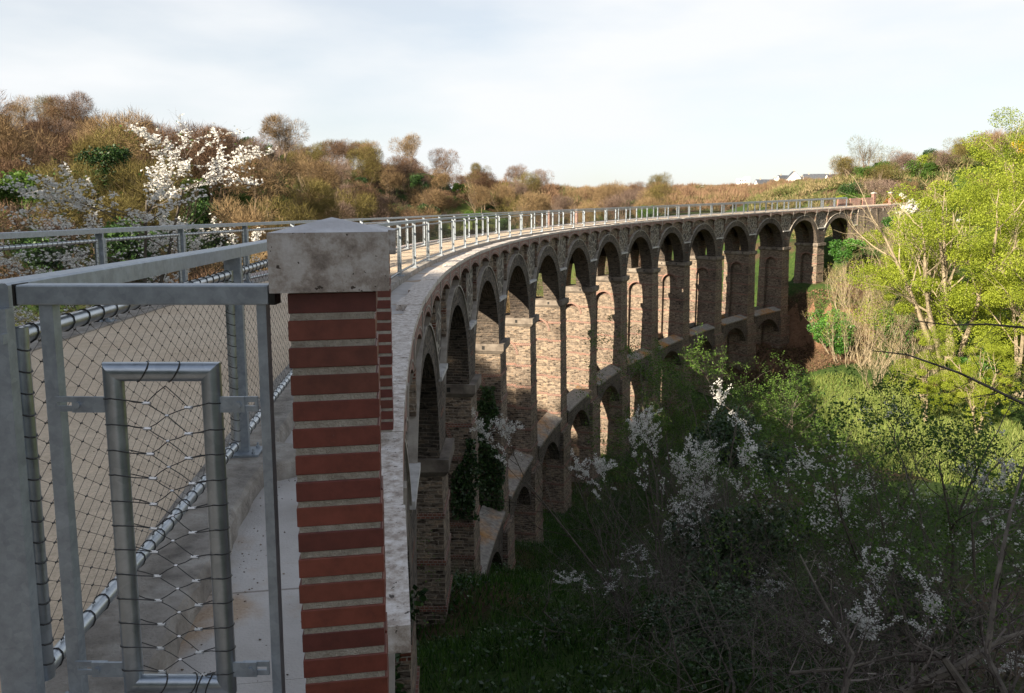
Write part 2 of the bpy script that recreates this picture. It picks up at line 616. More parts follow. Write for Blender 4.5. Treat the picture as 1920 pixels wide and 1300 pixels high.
M['ledge'] = noise_mat("pale_ledge", [(0.3, (0.35, 0.33, 0.31)), (0.7, (0.62, 0.6, 0.58))], 2.5, 0.9, 0.4, 20)
M['corbel'] = noise_mat("corbel_stone", [(0.3, (0.22, 0.19, 0.16)), (0.7, (0.42, 0.38, 0.33))], 3, 0.9, 0.4, 20)
M['concrete'] = noise_mat("deck_concrete", [(0.28, (0.34, 0.30, 0.265)), (0.5, (0.47, 0.43, 0.39)), (0.72, (0.56, 0.53, 0.495))], 1.4, 0.85, 0.35, 50, 8)


def margin_mat():
    m, n, l, p = mat("margin_concrete")
    tcx = n.new("ShaderNodeTexCoord")
    n1 = nd(n, "ShaderNodeTexNoise", Scale=2.2, Detail=8, Roughness=0.6)
    n2 = nd(n, "ShaderNodeTexNoise", Scale=0.9, Detail=5, Roughness=0.6)
    n3 = nd(n, "ShaderNodeTexNoise", Scale=90, Detail=4)
    v = nd(n, "ShaderNodeTexVoronoi", Scale=26)
    for q in (n1, n2, n3, v):
        l.new(tcx.outputs['Object'], q.inputs['Vector'])
    r = ramp(n, [(0.3, (0.36, 0.33, 0.30)), (0.7, (0.52, 0.49, 0.46))])
    l.new(n1.outputs['Fac'], r.inputs['Fac'])
    sand = ramp(n, [(0.3, (0.33, 0.235, 0.16)), (0.7, (0.42, 0.32, 0.23))])
    l.new(n3.outputs['Fac'], sand.inputs['Fac'])
    f = ramp(n, [(0.53, (0, 0, 0)), (0.60, (1, 1, 1))])
    l.new(n2.outputs['Fac'], f.inputs['Fac'])
    col = mixc(n, l, f.outputs['Color'], r.outputs['Color'], sand.outputs['Color'])
    sp = n.new("ShaderNodeSeparateColor")
    l.new(v.outputs['Color'], sp.inputs[0])
    hit = mth(n, l, 'LESS_THAN', v.outputs['Distance'], mth(n, l, 'MULTIPLY', mth(n, l, 'SUBTRACT', sp.outputs[0], 0.72), 0.5))
    col = mixc(n, l, hit, col, (0.09, 0.07, 0.055))
    l.new(col, p.inputs['Base Color'])
    uvm = n.new("ShaderNodeUVMap")
    uvm.uv_map = "wall"
    jb = nd(n, "ShaderNodeTexBrick", Scale=1.0)
    jb.inputs['Brick Width'].default_value = 2.35
    jb.inputs['Row Height'].default_value = 40.0
    jb.inputs['Mortar Size'].default_value = 0.008
    jb.inputs['Mortar Smooth'].default_value = 0.3
    l.new(uvm.outputs[0], jb.inputs['Vector'])
    for lk in list(p.inputs['Base Color'].links):
        l.remove(lk)
    l.new(mixc(n, l, mth(n, l, 'MULTIPLY', jb.outputs['Fac'], .7), col, (0.16, 0.13, 0.10)), p.inputs['Base Color'])
    p.inputs['Roughness'].default_value = 0.9
    bp = nd(n, "ShaderNodeBump", Strength=0.4, Distance=0.01)
    l.new(n3.outputs['Fac'], bp.inputs['Height'])
    l.new(bp.outputs['Normal'], p.inputs['Normal'])
    return m


M['margin'] = margin_mat()
M['kerb'] = noise_mat("rough_kerb", [(0.3, (0.17, 0.15, 0.13)), (0.5, (0.30, 0.27, 0.235)), (0.7, (0.42, 0.39, 0.35))], 7, 0.92, 0.9, 40, 8)
M['pinkwall'] = noise_mat("pink_concrete", [(0.3, (0.36, 0.29, 0.265)), (0.7, (0.48, 0.41, 0.385))], 2.0, 0.9, 0.3, 30)
M['coping'] = travertine("rough_coping_stone", 1.35)
M['fieldstone'] = masonry("abutment_stone", (0.24, 0.19, 0.15), (0.12, 0.1, 0.085), (0.28, 0.24, 0.2), bands=False)


def lichen_mat():
    m, n, l, p = mat("lichen_coping")
    tcx = n.new("ShaderNodeTexCoord")
    n1 = nd(n, "ShaderNodeTexNoise", Scale=0.42, Detail=7, Roughness=0.6)
    n2 = nd(n, "ShaderNodeTexNoise", Scale=6, Detail=5)
    for q in (n1, n2):
        l.new(tcx.outputs['Object'], q.inputs['Vector'])
    a = ramp(n, [(0.3, (0.15, 0.13, 0.11)), (0.7, (0.3, 0.27, 0.23))])
    l.new(n2.outputs['Fac'], a.inputs['Fac'])
    b = ramp(n, [(0.3, (0.24, 0.10, 0.018)), (0.7, (0.42, 0.19, 0.03))])
    l.new(n2.outputs['Fac'], b.inputs['Fac'])
    f = ramp(n, [(0.50, (0, 0, 0)), (0.66, (0.9, 0.9, 0.9))])
    l.new(n1.outputs['Fac'], f.inputs['Fac'])
    l.new(mixc(n, l, f.outputs['Color'], a.outputs['Color'], b.outputs['Color']), p.inputs['Base Color'])
    p.inputs['Roughness'].default_value = 0.95
    return m


M['lichen'] = lichen_mat()


def sand_mat():
    m, n, l, p = mat("compacted_sand")
    tcx = n.new("ShaderNodeTexCoord")
    n1 = nd(n, "ShaderNodeTexNoise", Scale=0.7, Detail=6, Roughness=0.6)
    n2 = nd(n, "ShaderNodeTexNoise", Scale=70, Detail=4, Roughness=0.7)
    n4 = nd(n, "ShaderNodeTexNoise", Scale=9, Detail=5, Roughness=0.6)
    for q in (n1, n2, n4):
        l.new(tcx.outputs['Object'], q.inputs['Vector'])
    a = ramp(n, [(0.3, (0.52, 0.395, 0.27)), (0.7, (0.66, 0.53, 0.385))])
    l.new(n1.outputs['Fac'], a.inputs['Fac'])
    b = ramp(n, [(0.3, (0.68, 0.66, 0.64)), (0.5, (1, 1, 1)), (0.7, (1.2, 1.2, 1.2))])
    l.new(n2.outputs['Fac'], b.inputs['Fac'])
    c = ramp(n, [(0.3, (0.82, 0.82, 0.82)), (0.7, (1.1, 1.1, 1.1))])
    l.new(n4.outputs['Fac'], c.inputs['Fac'])
    col = mixc(n, l, 0.8, a.outputs['Color'], b.outputs['Color'], 'MULTIPLY')
    col = mixc(n, l, 0.8, col, c.outputs['Color'], 'MULTIPLY')
    l.new(col, p.inputs['Base Color'])
    p.inputs['Roughness'].default_value = 0.95
    bp = nd(n, "ShaderNodeBump", Strength=0.5, Distance=0.01)
    l.new(n2.outputs['Fac'], bp.inputs['Height'])
    l.new(bp.outputs['Normal'], p.inputs['Normal'])
    return m


M['sand'] = sand_mat()


def pillar_brick():
    m, n, l, p = mat("smooth_red_brick")
    a = n.new("ShaderNodeAttribute")
    a.attribute_name = "rnd"
    r = ramp(n, [(0.0, (0.088, 0.0185, 0.013)), (0.3, (0.138, 0.031, 0.018)), (0.55, (0.108, 0.029, 0.0165)), (0.8, (0.16, 0.038, 0.021)), (1.0, (0.10, 0.02, 0.0145))])
    l.new(a.outputs['Fac'], r.inputs['Fac'])
    tcx = n.new("ShaderNodeTexCoord")
    n1 = nd(n, "ShaderNodeTexNoise", Scale=22, Detail=6, Roughness=0.65)
    l.new(tcx.outputs['Object'], n1.inputs['Vector'])
    c = ramp(n, [(0.32, (0.68, 0.66, 0.66)), (0.5, (1, 1, 1)), (0.68, (1.25, 1.3, 1.4))])
    l.new(n1.outputs['Fac'], c.inputs['Fac'])
    col = mixc(n, l, 0.8, r.outputs['Color'], c.outputs['Color'], 'MULTIPLY')
    # lime bloom in places
    n2 = nd(n, "ShaderNodeTexNoise", Scale=7, Detail=8, Roughness=0.75)
    l.new(tcx.outputs['Object'], n2.inputs['Vector'])
    f = ramp(n, [(0.66, (0, 0, 0)), (0.80, (0.55, 0.55, 0.55))])
    l.new(n2.outputs['Fac'], f.inputs['Fac'])
    col = mixc(n, l, f.outputs['Color'], col, (0.42, 0.38, 0.38))
    l.new(col, p.inputs['Base Color'])
    p.inputs['Roughness'].default_value = 0.55
    bp = nd(n, "ShaderNodeBump", Strength=0.25, Distance=0.004)
    l.new(n1.outputs['Fac'], bp.inputs['Height'])
    l.new(bp.outputs['Normal'], p.inputs['Normal'])
    return m


M['pbrick'] = pillar_brick()
# vegetation
M['bark'] = noise_mat("bark", [(0.3, (0.06, 0.048, 0.038)), (0.7, (0.16, 0.135, 0.105))], 6, 0.95, 0.6, 25)
M['hillbark'] = noise_mat("twig_bark", [(0.3, (0.10, 0.072, 0.05)), (0.7, (0.22, 0.165, 0.11))], 4, 0.95)
M['palebark'] = noise_mat("pale_bark", [(0.3, (0.16, 0.125, 0.08)), (0.7, (0.32, 0.26, 0.17))], 5, 0.95, 0.4, 20)
M['darktwig'] = rnd_mat("dark_twig", [(0.0, (0.04, 0.03, 0.026)), (0.7, (0.105, 0.083, 0.072)), (1.0, (0.22, 0.185, 0.16))], 0.9)
M['russet'] = rnd_mat("russet_twig", [(0.0, (0.055, 0.031, 0.02)), (0.5, (0.125, 0.073, 0.043)), (1.0, (0.20, 0.125, 0.074))], 0.9, 0.12, 0.5, 0.25, 0.4)
M['tan'] = rnd_mat("tan_twig", [(0.0, (0.09, 0.058, 0.03)), (0.5, (0.19, 0.125, 0.062)), (1.0, (0.30, 0.21, 0.11))], 0.9, 0.12, 0.4, 0.25, 0.4)
M['greybrown'] = rnd_mat("grey_twig", [(0.0, (0.075, 0.048, 0.036)), (0.5, (0.145, 0.098, 0.074)), (1.0, (0.24, 0.175, 0.14))], 0.9, 0.12, 0.4, 0.25, 0.4)
M['olive'] = rnd_mat("olive_twig", [(0.0, (0.06, 0.046, 0.015)), (0.5, (0.13, 0.105, 0.03)), (1.0, (0.22, 0.18, 0.06))], 0.9, 0.2, 0.4, 0.25, 0.4)
M['dryshrub'] = rnd_mat("dry_shrub_twig", [(0.0, (0.16, 0.115, 0.05)), (0.5, (0.29, 0.22, 0.11)), (1.0, (0.41, 0.33, 0.18))], 0.9, 0.1, 0.3)
M['lime'] = rnd_mat("young_lime_leaf", [(0.0, (0.12, 0.165, 0.018)), (0.5, (0.25, 0.305, 0.028)), (1.0, (0.36, 0.405, 0.05))], 0.6, 0.45, 0.25, 0.3, 0.35)
M['green'] = rnd_mat("spring_leaf", [(0.0, (0.035, 0.075, 0.012)), (0.5, (0.075, 0.14, 0.022)), (1.0, (0.13, 0.21, 0.035))], 0.6, 0.35, 0.3, 0.35, 0.5)
M['dkgreen'] = rnd_mat("evergreen_leaf", [(0.0, (0.010, 0.026, 0.008)), (0.5, (0.024, 0.055, 0.014)), (1.0, (0.05, 0.10, 0.022))], 0.5, 0.15, 0.3, 0.3, 0.5)
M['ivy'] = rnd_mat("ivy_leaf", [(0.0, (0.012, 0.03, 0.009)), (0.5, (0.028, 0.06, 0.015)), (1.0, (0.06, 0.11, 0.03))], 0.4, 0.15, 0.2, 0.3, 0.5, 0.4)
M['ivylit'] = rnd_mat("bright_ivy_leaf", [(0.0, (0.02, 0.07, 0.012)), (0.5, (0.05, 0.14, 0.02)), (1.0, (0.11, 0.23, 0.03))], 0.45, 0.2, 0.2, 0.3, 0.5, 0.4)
M['blossom'] = rnd_mat("white_blossom", [(0.0, (0.62, 0.60, 0.55)), (1.0, (0.88, 0.86, 0.82))], 0.7, 0.3)
M['yellowflower'] = rnd_mat("gorse_flower", [(0.0, (0.40, 0.26, 0.01)), (1.0, (0.62, 0.45, 0.02))], 0.7, 0.2)
M['grass'] = rnd_mat("grass_blade", [(0.0, (0.018, 0.05, 0.010)), (0.5, (0.04, 0.10, 0.016)), (1.0, (0.085, 0.16, 0.026))], 0.7, 0.3)
M['meadow'] = rnd_mat("meadow_blade", [(0.0, (0.085, 0.125, 0.025)), (0.5, (0.16, 0.21, 0.045)), (1.0, (0.26, 0.28, 0.09))], 0.7, 0.3)
M['rust'] = rnd_mat("rust_leaf", [(0.0, (0.16, 0.05, 0.015)), (1.0, (0.35, 0.12, 0.03))], 0.7, 0.2)
M['white'] = noise_mat("white_render", [(0.3, (0.70, 0.69, 0.66)), (0.7, (0.82, 0.81, 0.79))], 0.6, 0.9)
M['slate'] = noise_mat("slate_roof", [(0.3, (0.045, 0.05, 0.06)), (0.7, (0.10, 0.105, 0.12))], 1.2, 0.5)
M['glass'] = noise_mat("window_glass", [(0.3, (0.02, 0.025, 0.03)), (0.7, (0.05, 0.055, 0.06))], 0.5, 0.15)
M['stonewall'] = noise_mat("house_stone", [(0.3, (0.25, 0.21, 0.17)), (0.7, (0.42, 0.37, 0.31))], 0.8, 0.9)


def ground_mat():
    m, n, l, p = mat("valley_ground")
    tcx = n.new("ShaderNodeTexCoord")
    n1 = nd(n, "ShaderNodeTexNoise", Scale=0.11, Detail=6, Roughness=0.6)
    n2 = nd(n, "ShaderNodeTexNoise", Scale=3.0, Detail=6, Roughness=0.7)
    for q in (n1, n2):
        l.new(tcx.outputs['Object'], q.inputs['Vector'])
    g = ramp(n, [(0.3, (0.018, 0.032, 0.010)), (0.5, (0.035, 0.06, 0.014)), (0.7, (0.06, 0.09, 0.02))])
    b = ramp(n, [(0.3, (0.05, 0.033, 0.02)), (0.7, (0.11, 0.072, 0.042))])
    l.new(n2.outputs['Fac'], g.inputs['Fac'])
    l.new(n2.outputs['Fac'], b.inputs['Fac'])
    f = ramp(n, [(0.5, (0, 0, 0)), (0.58, (1, 1, 1))])
    l.new(n1.outputs['Fac'], f.inputs['Fac'])
    a = n.new("ShaderNodeAttribute")
    a.attribute_name = "rnd"
    soil = ramp(n, [(0.0, (0, 0, 0)), (1.0, (1, 1, 1))])
    l.new(a.outputs['Fac'], soil.inputs['Fac'])
    base = mixc(n, l, f.outputs['Color'], g.outputs['Color'], b.outputs['Color'])
    # rnd: 0 wood floor, 0.5 meadow, 1 bare reddish soil
    mead = ramp(n, [(0.3, (0.06, 0.085, 0.022)), (0.7, (0.12, 0.145, 0.04))])
    l.new(n2.outputs['Fac'], mead.inputs['Fac'])
    red = ramp(n, [(0.3, (0.13, 0.07, 0.04)), (0.7, (0.22, 0.125, 0.075))])
    l.new(n2.outputs['Fac'], red.inputs['Fac'])
    is_m = mth(n, l, 'COMPARE', a.outputs['Fac'], 0.5, 0.2)
    is_r = mth(n, l, 'GREATER_THAN', a.outputs['Fac'], 0.8)
    base = mixc(n, l, is_m, base, mead.outputs['Color'])
    base = mixc(n, l, is_r, base, red.outputs['Color'])
    l.new(base, p.inputs['Base Color'])
    p.inputs['Roughness'].default_value = 0.95
    p.inputs['Specular IOR Level'].default_value = 0.1
    bp = nd(n, "ShaderNodeBump", Strength=1.0, Distance=0.15)
    l.new(n2.outputs['Fac'], bp.inputs['Height'])
    l.new(bp.outputs['Normal'], p.inputs['Normal'])
    return m


M['ground'] = ground_mat()

# ------------------------------------------------------------------ terrain
CP = np.array([
    # near bank beside and under the viaduct, front side
    (2, -10, -1.5), (1.5, 0, -2.4), (2.5, 4, -3.6), (1.5, 8, -4.9), (0.6, 13, -6.6), (0, 18.5, -8.6), (-0.6, 27, -13.0), (0.5, 36, -15.9), (2.5, 44, -17.9),
    (5, 52, -18.6), (8.5, 60, -19.3), (14, 70, -19.4), (22, 80, -18.9), (29, 89, -17.3), (33.5, 92.5, -15.6), (40, 98, -8.0), (46.5, 103.5, -3.0), (52, 106, -0.6), (58, 112, 1.4), (66, 118, 2.6),
    # rear side of the viaduct
    (-4.8, 18, -9.0), (-4.8, 27, -13.2), (-3.5, 38, -16.4), (-1, 48, -18.4), (4, 60, -19.0), (10, 72, -19.2), (18, 84, -18.6), (27, 94, -16.6), (36, 102, -8.0), (44, 108, -2.5),
    # foreground slope to the right
    (10, 0, -3.6), (10, 8, -5.6), (9, 16, -8.0), (9, 24, -11.4), (10, 34, -14.6), (14, 46, -16.0), (20, 10, -6.6), (22, 22, -10.4), (24, 34, -13.2), (27, 48, -14.8), (31, 62, -15.2), (28, 72, -16.4), (35, 78, -14.4),
    (40, 20, -8.5), (45, 40, -12.0), (42, 66, -13.0), (47, 82, -7.5), (55, 70, -9.0), (60, 88, -3.0), (60, 40, -8), (75, 60, -3), (52, 96, -2.0),
    # right hill
    (62, 104, 1.5), (72, 110, 4.5), (84, 124, 10.0), (76, 132, 9.0), (66, 138, 6.8), (62, 155, 5.5), (100, 135, 15.0), (100, 110, 12), (90, 90, 7), (100, 60, 6), (75, 190, 5.0), (110, 170, 13),
    # valley upstream, left
    (-8, 0, -3.4), (-9, 10, -6.0), (-10, 20, -8.5), (-14, 30, -10.5), (-16, 45, -12.5), (-14, 62, -15), (-8, 80, -16.5), (4, 100, -16.5), (16, 120, -14), (28, 130, -9), (-20, 90, -14.5), (-18, 130, -12), (-12, 170, -9.5), (-5, 200, -8), (8, 235, -6), (20, 165, -9), (40, 170, -4), (45, 220, -2),
    (35, 270, -2), (25, 310, 0),
    # left hill
    (-26, 42, -8), (-34, 56, -4), (-44, 70, 0), (-56, 84, 1.5), (-66, 98, 3.5), (-80, 112, 6), (-34, 85, -6), (-46, 105, 1.5), (-62, 130, 4), (-78, 148, 7), (-95, 150, 10),
    (-36, 135, -4), (-48, 160, 4), (-62, 185, 11.0), (-75, 205, 13), (-30, 185, -5), (-40, 210, 5), (-50, 235, 13), (-18, 225, -6), (-26, 250, 6), (-36, 275, 14), (-6, 265, 0), (-10, 290, 6), (-18, 315, 9),
    (10, 300, 2), (12, 335, 6), (35, 340, 4), (40, 380, 6), (70, 330, 3), (70, 380, 5), (100, 330, 2), (110, 400, 6), (150, 420, 8), (130, 330, 4), (90, 270, 0), (110, 250, 3), (140, 260, 9),
    (-110, 200, 18), (-90, 300, 14), (0, 420, 8), (-60, 400, 12), (150, 200, 14), (180, 300, 10), (220, 560, 17), (140, 560, 12), (60, 520, 9), (300, 560, 22), (300, 400, 14), (180, 620, 18),
    # behind the camera
    (-4, -12, 0.2), (-5, -30, 0.5), (10, -30, 0), (-10, -8, 1.0), (-60, 20, 4), (-50, 40, 0), (-80, 60, 10), (40, -30, 2), (-30, 24, -4), (-22, 12, -3),
    (0, -80, 3), (-80, -80, 8), (100, -50, 6), (120, 20, 7), (200, 100, 12), (-150, 100, 20), (-150, 0, 12),
], float)


def ground_z(x, y):
    x = np.asarray(x, float)
    y = np.asarray(y, float)
    sh = x.shape
    X, Y = x.ravel(), y.ravel()
    out = np.zeros(len(X))
    for a in range(0, len(X), 4000):
        dx = X[a:a + 4000, None] - CP[None, :, 0]
        dy = Y[a:a + 4000, None] - CP[None, :, 1]
        w = 1.0 / (dx * dx + dy * dy + 6.0) ** 1.9
        out[a:a + 4000] = (w * CP[None, :, 2]).sum(1) / w.sum(1)
    # wooded bank up-sun of the near deck
    q = 0.688 * X - 0.725 * Y
    p = -0.725 * X - 0.688 * Y
    top = 17.6 + 2.4 / (1 + np.exp(-(q + 14.0) / 1.2))
    shape = np.clip(1.35 * np.exp(-((p - 35) / 9.0) ** 2), 0, 1) / (1 + np.exp(-(q + 43.0) / 2.0)) / (1 + np.exp((q - 34.0) / 5.0))
    out = out + (top - out) * shape
    out = out + 0.22 * np.sin(X * 0.7 + 1.3 * np.sin(Y * 0.31)) * np.sin(Y * 0.53 + 0.7) * np.clip((np.hypot(X, Y) - 4) / 10, 0, 1)
    return out.reshape(sh)


def gz(x, y):
    return float(ground_z(np.array([x]), np.array([y]))[0])


def rad_th(x, y):
    return np.hypot(x - CX, y - CY) - R, np.arctan2(y - CY, CX - x)


def terrain():
    xs = np.unique(np.concatenate([np.linspace(-2500, -160, 14), np.arange(-150, -30, 4.0), np.arange(-30, 60, 1.5), np.arange(60, 240, 4.0), np.linspace(250, 2500, 14)]))
    ys = np.unique(np.concatenate([np.linspace(-1500, -60, 10), np.arange(-50, -8, 3.0), np.arange(-8, 112, 1.5), np.arange(112, 440, 4.0), np.linspace(450, 3500, 18)]))
    X, Y = np.meshgrid(xs, ys)
    Z = ground_z(X, Y)
    ro, th = rad_th(X, Y)
    # keep the soil below the deck slab where the deck runs in a cutting
    under = (ro > -1.2) & (ro < 6.0) & (th > -0.75) & (th < 1.32)
    Z = np.where(under, np.minimum(Z, dzv(th) - 0.9), Z)
    v = np.stack([X.ravel(), Y.ravel(), Z.ravel()], 1)
    nx, ny = len(xs), len(ys)
    i = np.arange(nx - 1)[None, :] + np.arange(ny - 1)[:, None] * nx
    q = np.stack([i, i + 1, i + 1 + nx, i + nx], -1).reshape(-1, 4)
    cx_ = (X[:-1, :-1] + X[1:, 1:]) / 2
    cy_ = (Y[:-1, :-1] + Y[1:, 1:]) / 2
    kind = np.zeros(cx_.shape)
    ro, th = rad_th(cx_, cy_)
    mead = (ro > 14) & (cx_ < 20) & (cx_ > -40) & (cy_ > 115) & (cy_ < 262)
    kind[mead & (cx_ > -34 + (cy_ - 115) * 0.08)] = 0.5
    kind[((cx_ - 29) / 7.5) ** 2 + ((cy_ - 61) / 15.0) ** 2 < 1] = 0.5
    kind[((cx_ - 33.5) / 7.0) ** 2 + ((cy_ - 88) / 9.0) ** 2 < 1] = 1.0
    kind[((cx_ - 41) / 6) ** 2 + ((cy_ - 65) / 3.0) ** 2 < 1] = 1.0
    mb = MB()
    mb.add(v, q, rq=kind.ravel())
    o = mb.build("ground", M['ground'], smooth=True)
    tag(o, "wooded valley ground sloping down under the viaduct and up to the hills", "ground", kind="structure")


def dzv(th):
    s = R * th
    return G1 * s + G2 * s * s


terrain()

# ------------------------------------------------------------------ viaduct
BAY = 7.82
HB = BAY / 2
S0 = -3.66            # along-deck position of the apex of arch 0
ZI = -4.36            # impost top
RI, RE = 3.14, 3.69   # intrados, extrados radius
ZC = -4.44
WID = 3.05            # depth of the piers
via_root = thing("viaduct", circ(1.5, 0.5, -19), "tall curved stone viaduct on arched piers crossing the wooded valley", "viaduct")


def sflip(rear):
    return (lambda r: WID + 0.10 - r) if rear else (lambda r: r + .05)


def fr(mb, pts_s_z, r, rear, rnd=None):
    """quad facing front (or rear)"""
    f = sflip(rear)
    v = [(s, f(r), z) for s, z in pts_s_z]
    mb.add(v, [(0, 1, 2, 3)] if rear else [(3, 2, 1, 0)], rq=rnd)


def arch_bay(i):
    sc_ = S0 + i * BAY
    N = 36
    A = [math.pi * k / N for k in range(N + 1)]
    soff, ring, pil, span, led, poly, hood = MB(), MB(), MB(), MB(), MB(), MB(), MB()
    for rear in (False, True):
        f = sflip(rear)
        F, B, SP = 0.05, 1.08, 0.17
        for k in range(N):
            a0, a1 = A[k], A[k + 1]
            p0 = (RI * math.cos(a0), ZC + RI * math.sin(a0))
            p1 = (RI * math.cos(a1), ZC + RI * math.sin(a1))
            e0 = (RE * math.cos(a0), ZC + RE * math.sin(a0))
            e1 = (RE * math.cos(a1), ZC + RE * math.sin(a1))
            soff.add([(sc_ + p0[0], f(F), p0[1]), (sc_ + p1[0], f(F), p1[1]), (sc_ + p1[0], f(B), p1[1]), (sc_ + p0[0], f(B), p0[1])], [(0, 1, 2, 3)])
            fr(ring, [(sc_ + p0[0], p0[1]), (sc_ + e0[0], e0[1]), (sc_ + e1[0], e1[1]), (sc_ + p1[0], p1[1])], F, rear)
            if e0[1] > -2.6:
                # hood over the ring, a little proud
                h0 = ((RE + .05) * math.cos(a0), ZC + (RE + .05) * math.sin(a0))
                h1 = ((RE + .05) * math.cos(a1), ZC + (RE + .05) * math.sin(a1))
                hood.add([(sc_ + e0[0], f(F - .035), e0[1]), (sc_ + e1[0], f(F - .035), e1[1]), (sc_ + e1[0], f(SP + .02), e1[1]), (sc_ + e0[0], f(SP + .02), e0[1]),
                         (sc_ + h0[0], f(F - .035), h0[1]), (sc_ + h1[0], f(F - .035), h1[1]), (sc_ + h1[0], f(SP + .02), h1[1]), (sc_ + h0[0], f(SP + .02), h0[1])],
                        [(0, 1, 5, 4), (4, 5, 6, 7), (0, 3, 2, 1)])
        # pier strip beside the ring, below the ledge
        for sg in (-1, 1):
            hs = np.linspace(0, 2.0, 9)
            for h0, h1 in zip(hs[:-1], hs[1:]):
                a = sg * math.sqrt(RE * RE - h0 * h0)
                b = sg * math.sqrt(RE * RE - h1 * h1)
                pts = [(sc_ + a, ZC + h0), (sc_ + sg * HB, ZC + h0), (sc_ + sg * HB, ZC + h1), (sc_ + b, ZC + h1)]
                if sg > 0:
                    fr(pil, pts, F, rear)
                else:
                    fr(pil, [pts[1], pts[0], pts[3], pts[2]], F, rear)
            e = math.sqrt(RE * RE - 4)
            s_in, s_out = sg * e, sg * HB
            lo, hi = min(s_in, s_out), max(s_in, s_out)
            z = ZC + 2.0
            r0, r1 = sorted((f(F - .08), f(SP + .02)))
            led.frus((sc_ + lo, r0), (sc_ + hi, r1), z - 0.06, (sc_ + lo, r0), (sc_ + hi, r1), z + 0.05)
        # spandrel field
        ss = np.linspace(-HB, HB, 43)
        for a, b in zip(ss[:-1], ss[1:]):
            def low(s):
                s = abs(s)
                return ZC + 2.0 if s > math.sqrt(RE * RE - 4) else ZC + math.sqrt(RE * RE - s * s)
            mid = (a + b) / 2
            tgt = poly if abs(mid) > 2.6 else span
            fr(tgt, [(sc_ + a, low(a)), (sc_ + b, low(b)), (sc_ + b, -0.1), (sc_ + a, -0.1)], SP, rear)
        for s in (-2.6, 2.6):
            zz = ZC + math.sqrt(RE * RE - 2.6 * 2.6) + .05
            r0, r1 = sorted((f(SP - .12), f(SP + .05)))
            span.box((sc_ + s - .1, r0, zz), (sc_ + s + .1, r1, -.4))
        # inner face of the rib
        ss = np.linspace(-HB, HB, 25)
        for a, b in zip(ss[:-1], ss[1:]):
            def lowi(s):
                s = abs(s)
                return ZI if s >= RI else ZC + math.sqrt(RI * RI - s * s)
            fr(span, [(sc_ + b, lowi(b)), (sc_ + a, lowi(a)), (sc_ + a, -0.1), (sc_ + b, -0.1)], B, rear)
    # cross wall over the piers that ties the two ribs
    for sg in (-1, 1):
        lo, hi = sorted((sc_ + sg * HB, sc_ + sg * (HB - .4)))
        soff.box((lo, 1.085, -2.7), (hi, WID - 1.04, -.12))
    # arcade of little brick arches carried on corbels under the slab
    cor, cob = MB(), MB()
    W = BAY / 3
    for rear in (False, True):
        f = sflip(rear)
        for j in range(3):
            c = sc_ - HB + (j + .5) * W + W / 2
            K = 10
            xs_ = np.linspace(-W / 2 + .05, W / 2 - .05, K + 1)
            def zi(x):
                return -0.315 - 0.25 * (abs(x) / (W / 2)) ** 2.2
            def zo(x):
                return zi(x) + .12 if False else -0.115
            for a, b in zip(xs_[:-1], xs_[1:]):
                fr(cor, [(c + a, zi(a)), (c + b, zi(b)), (c + b, -.115), (c + a, -.115)], -.06, rear)
                v = [(c + a, f(-.06), zi(a)), (c + b, f(-.06), zi(b)), (c + b, f(.18), zi(b)), (c + a, f(.18), zi(a))]
                cor.add(v, [(0, 1, 2, 3)])
                # pale rim on the crown of each small arch
                fr(cob, [(c + a, zi(a) + .09), (c + b, zi(b) + .09), (c + b, zi(b) + .118), (c + a, zi(a) + .118)], -.072, rear)
            k = c - W / 2
            r0, r1 = sorted((f(-.08), f(.2)))
            ra, rb = sorted((f(.05), f(.2)))
            cob.frus((k - .05, ra), (k + .05, rb), -.92, (k - .06, r0), (k + .06, r1), -.48)
            cob.box((k - .06, r0, -.48), (k + .06, r1, -.115))
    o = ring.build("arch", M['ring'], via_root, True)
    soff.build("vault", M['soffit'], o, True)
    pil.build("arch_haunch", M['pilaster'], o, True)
    span.build("spandrel", M['stone'], o, True)
    poly.build("rubble_panel", M['poly'], o, True)
    led.build("ledge", M['ledge'], o, True)
    hood.build("hood_moulding", M['corbel'], o, True)
    cor.build("corbel_arch", M['corbelbrick'], o, True)
    cob.build("corbel", M['corbel'], o, True)


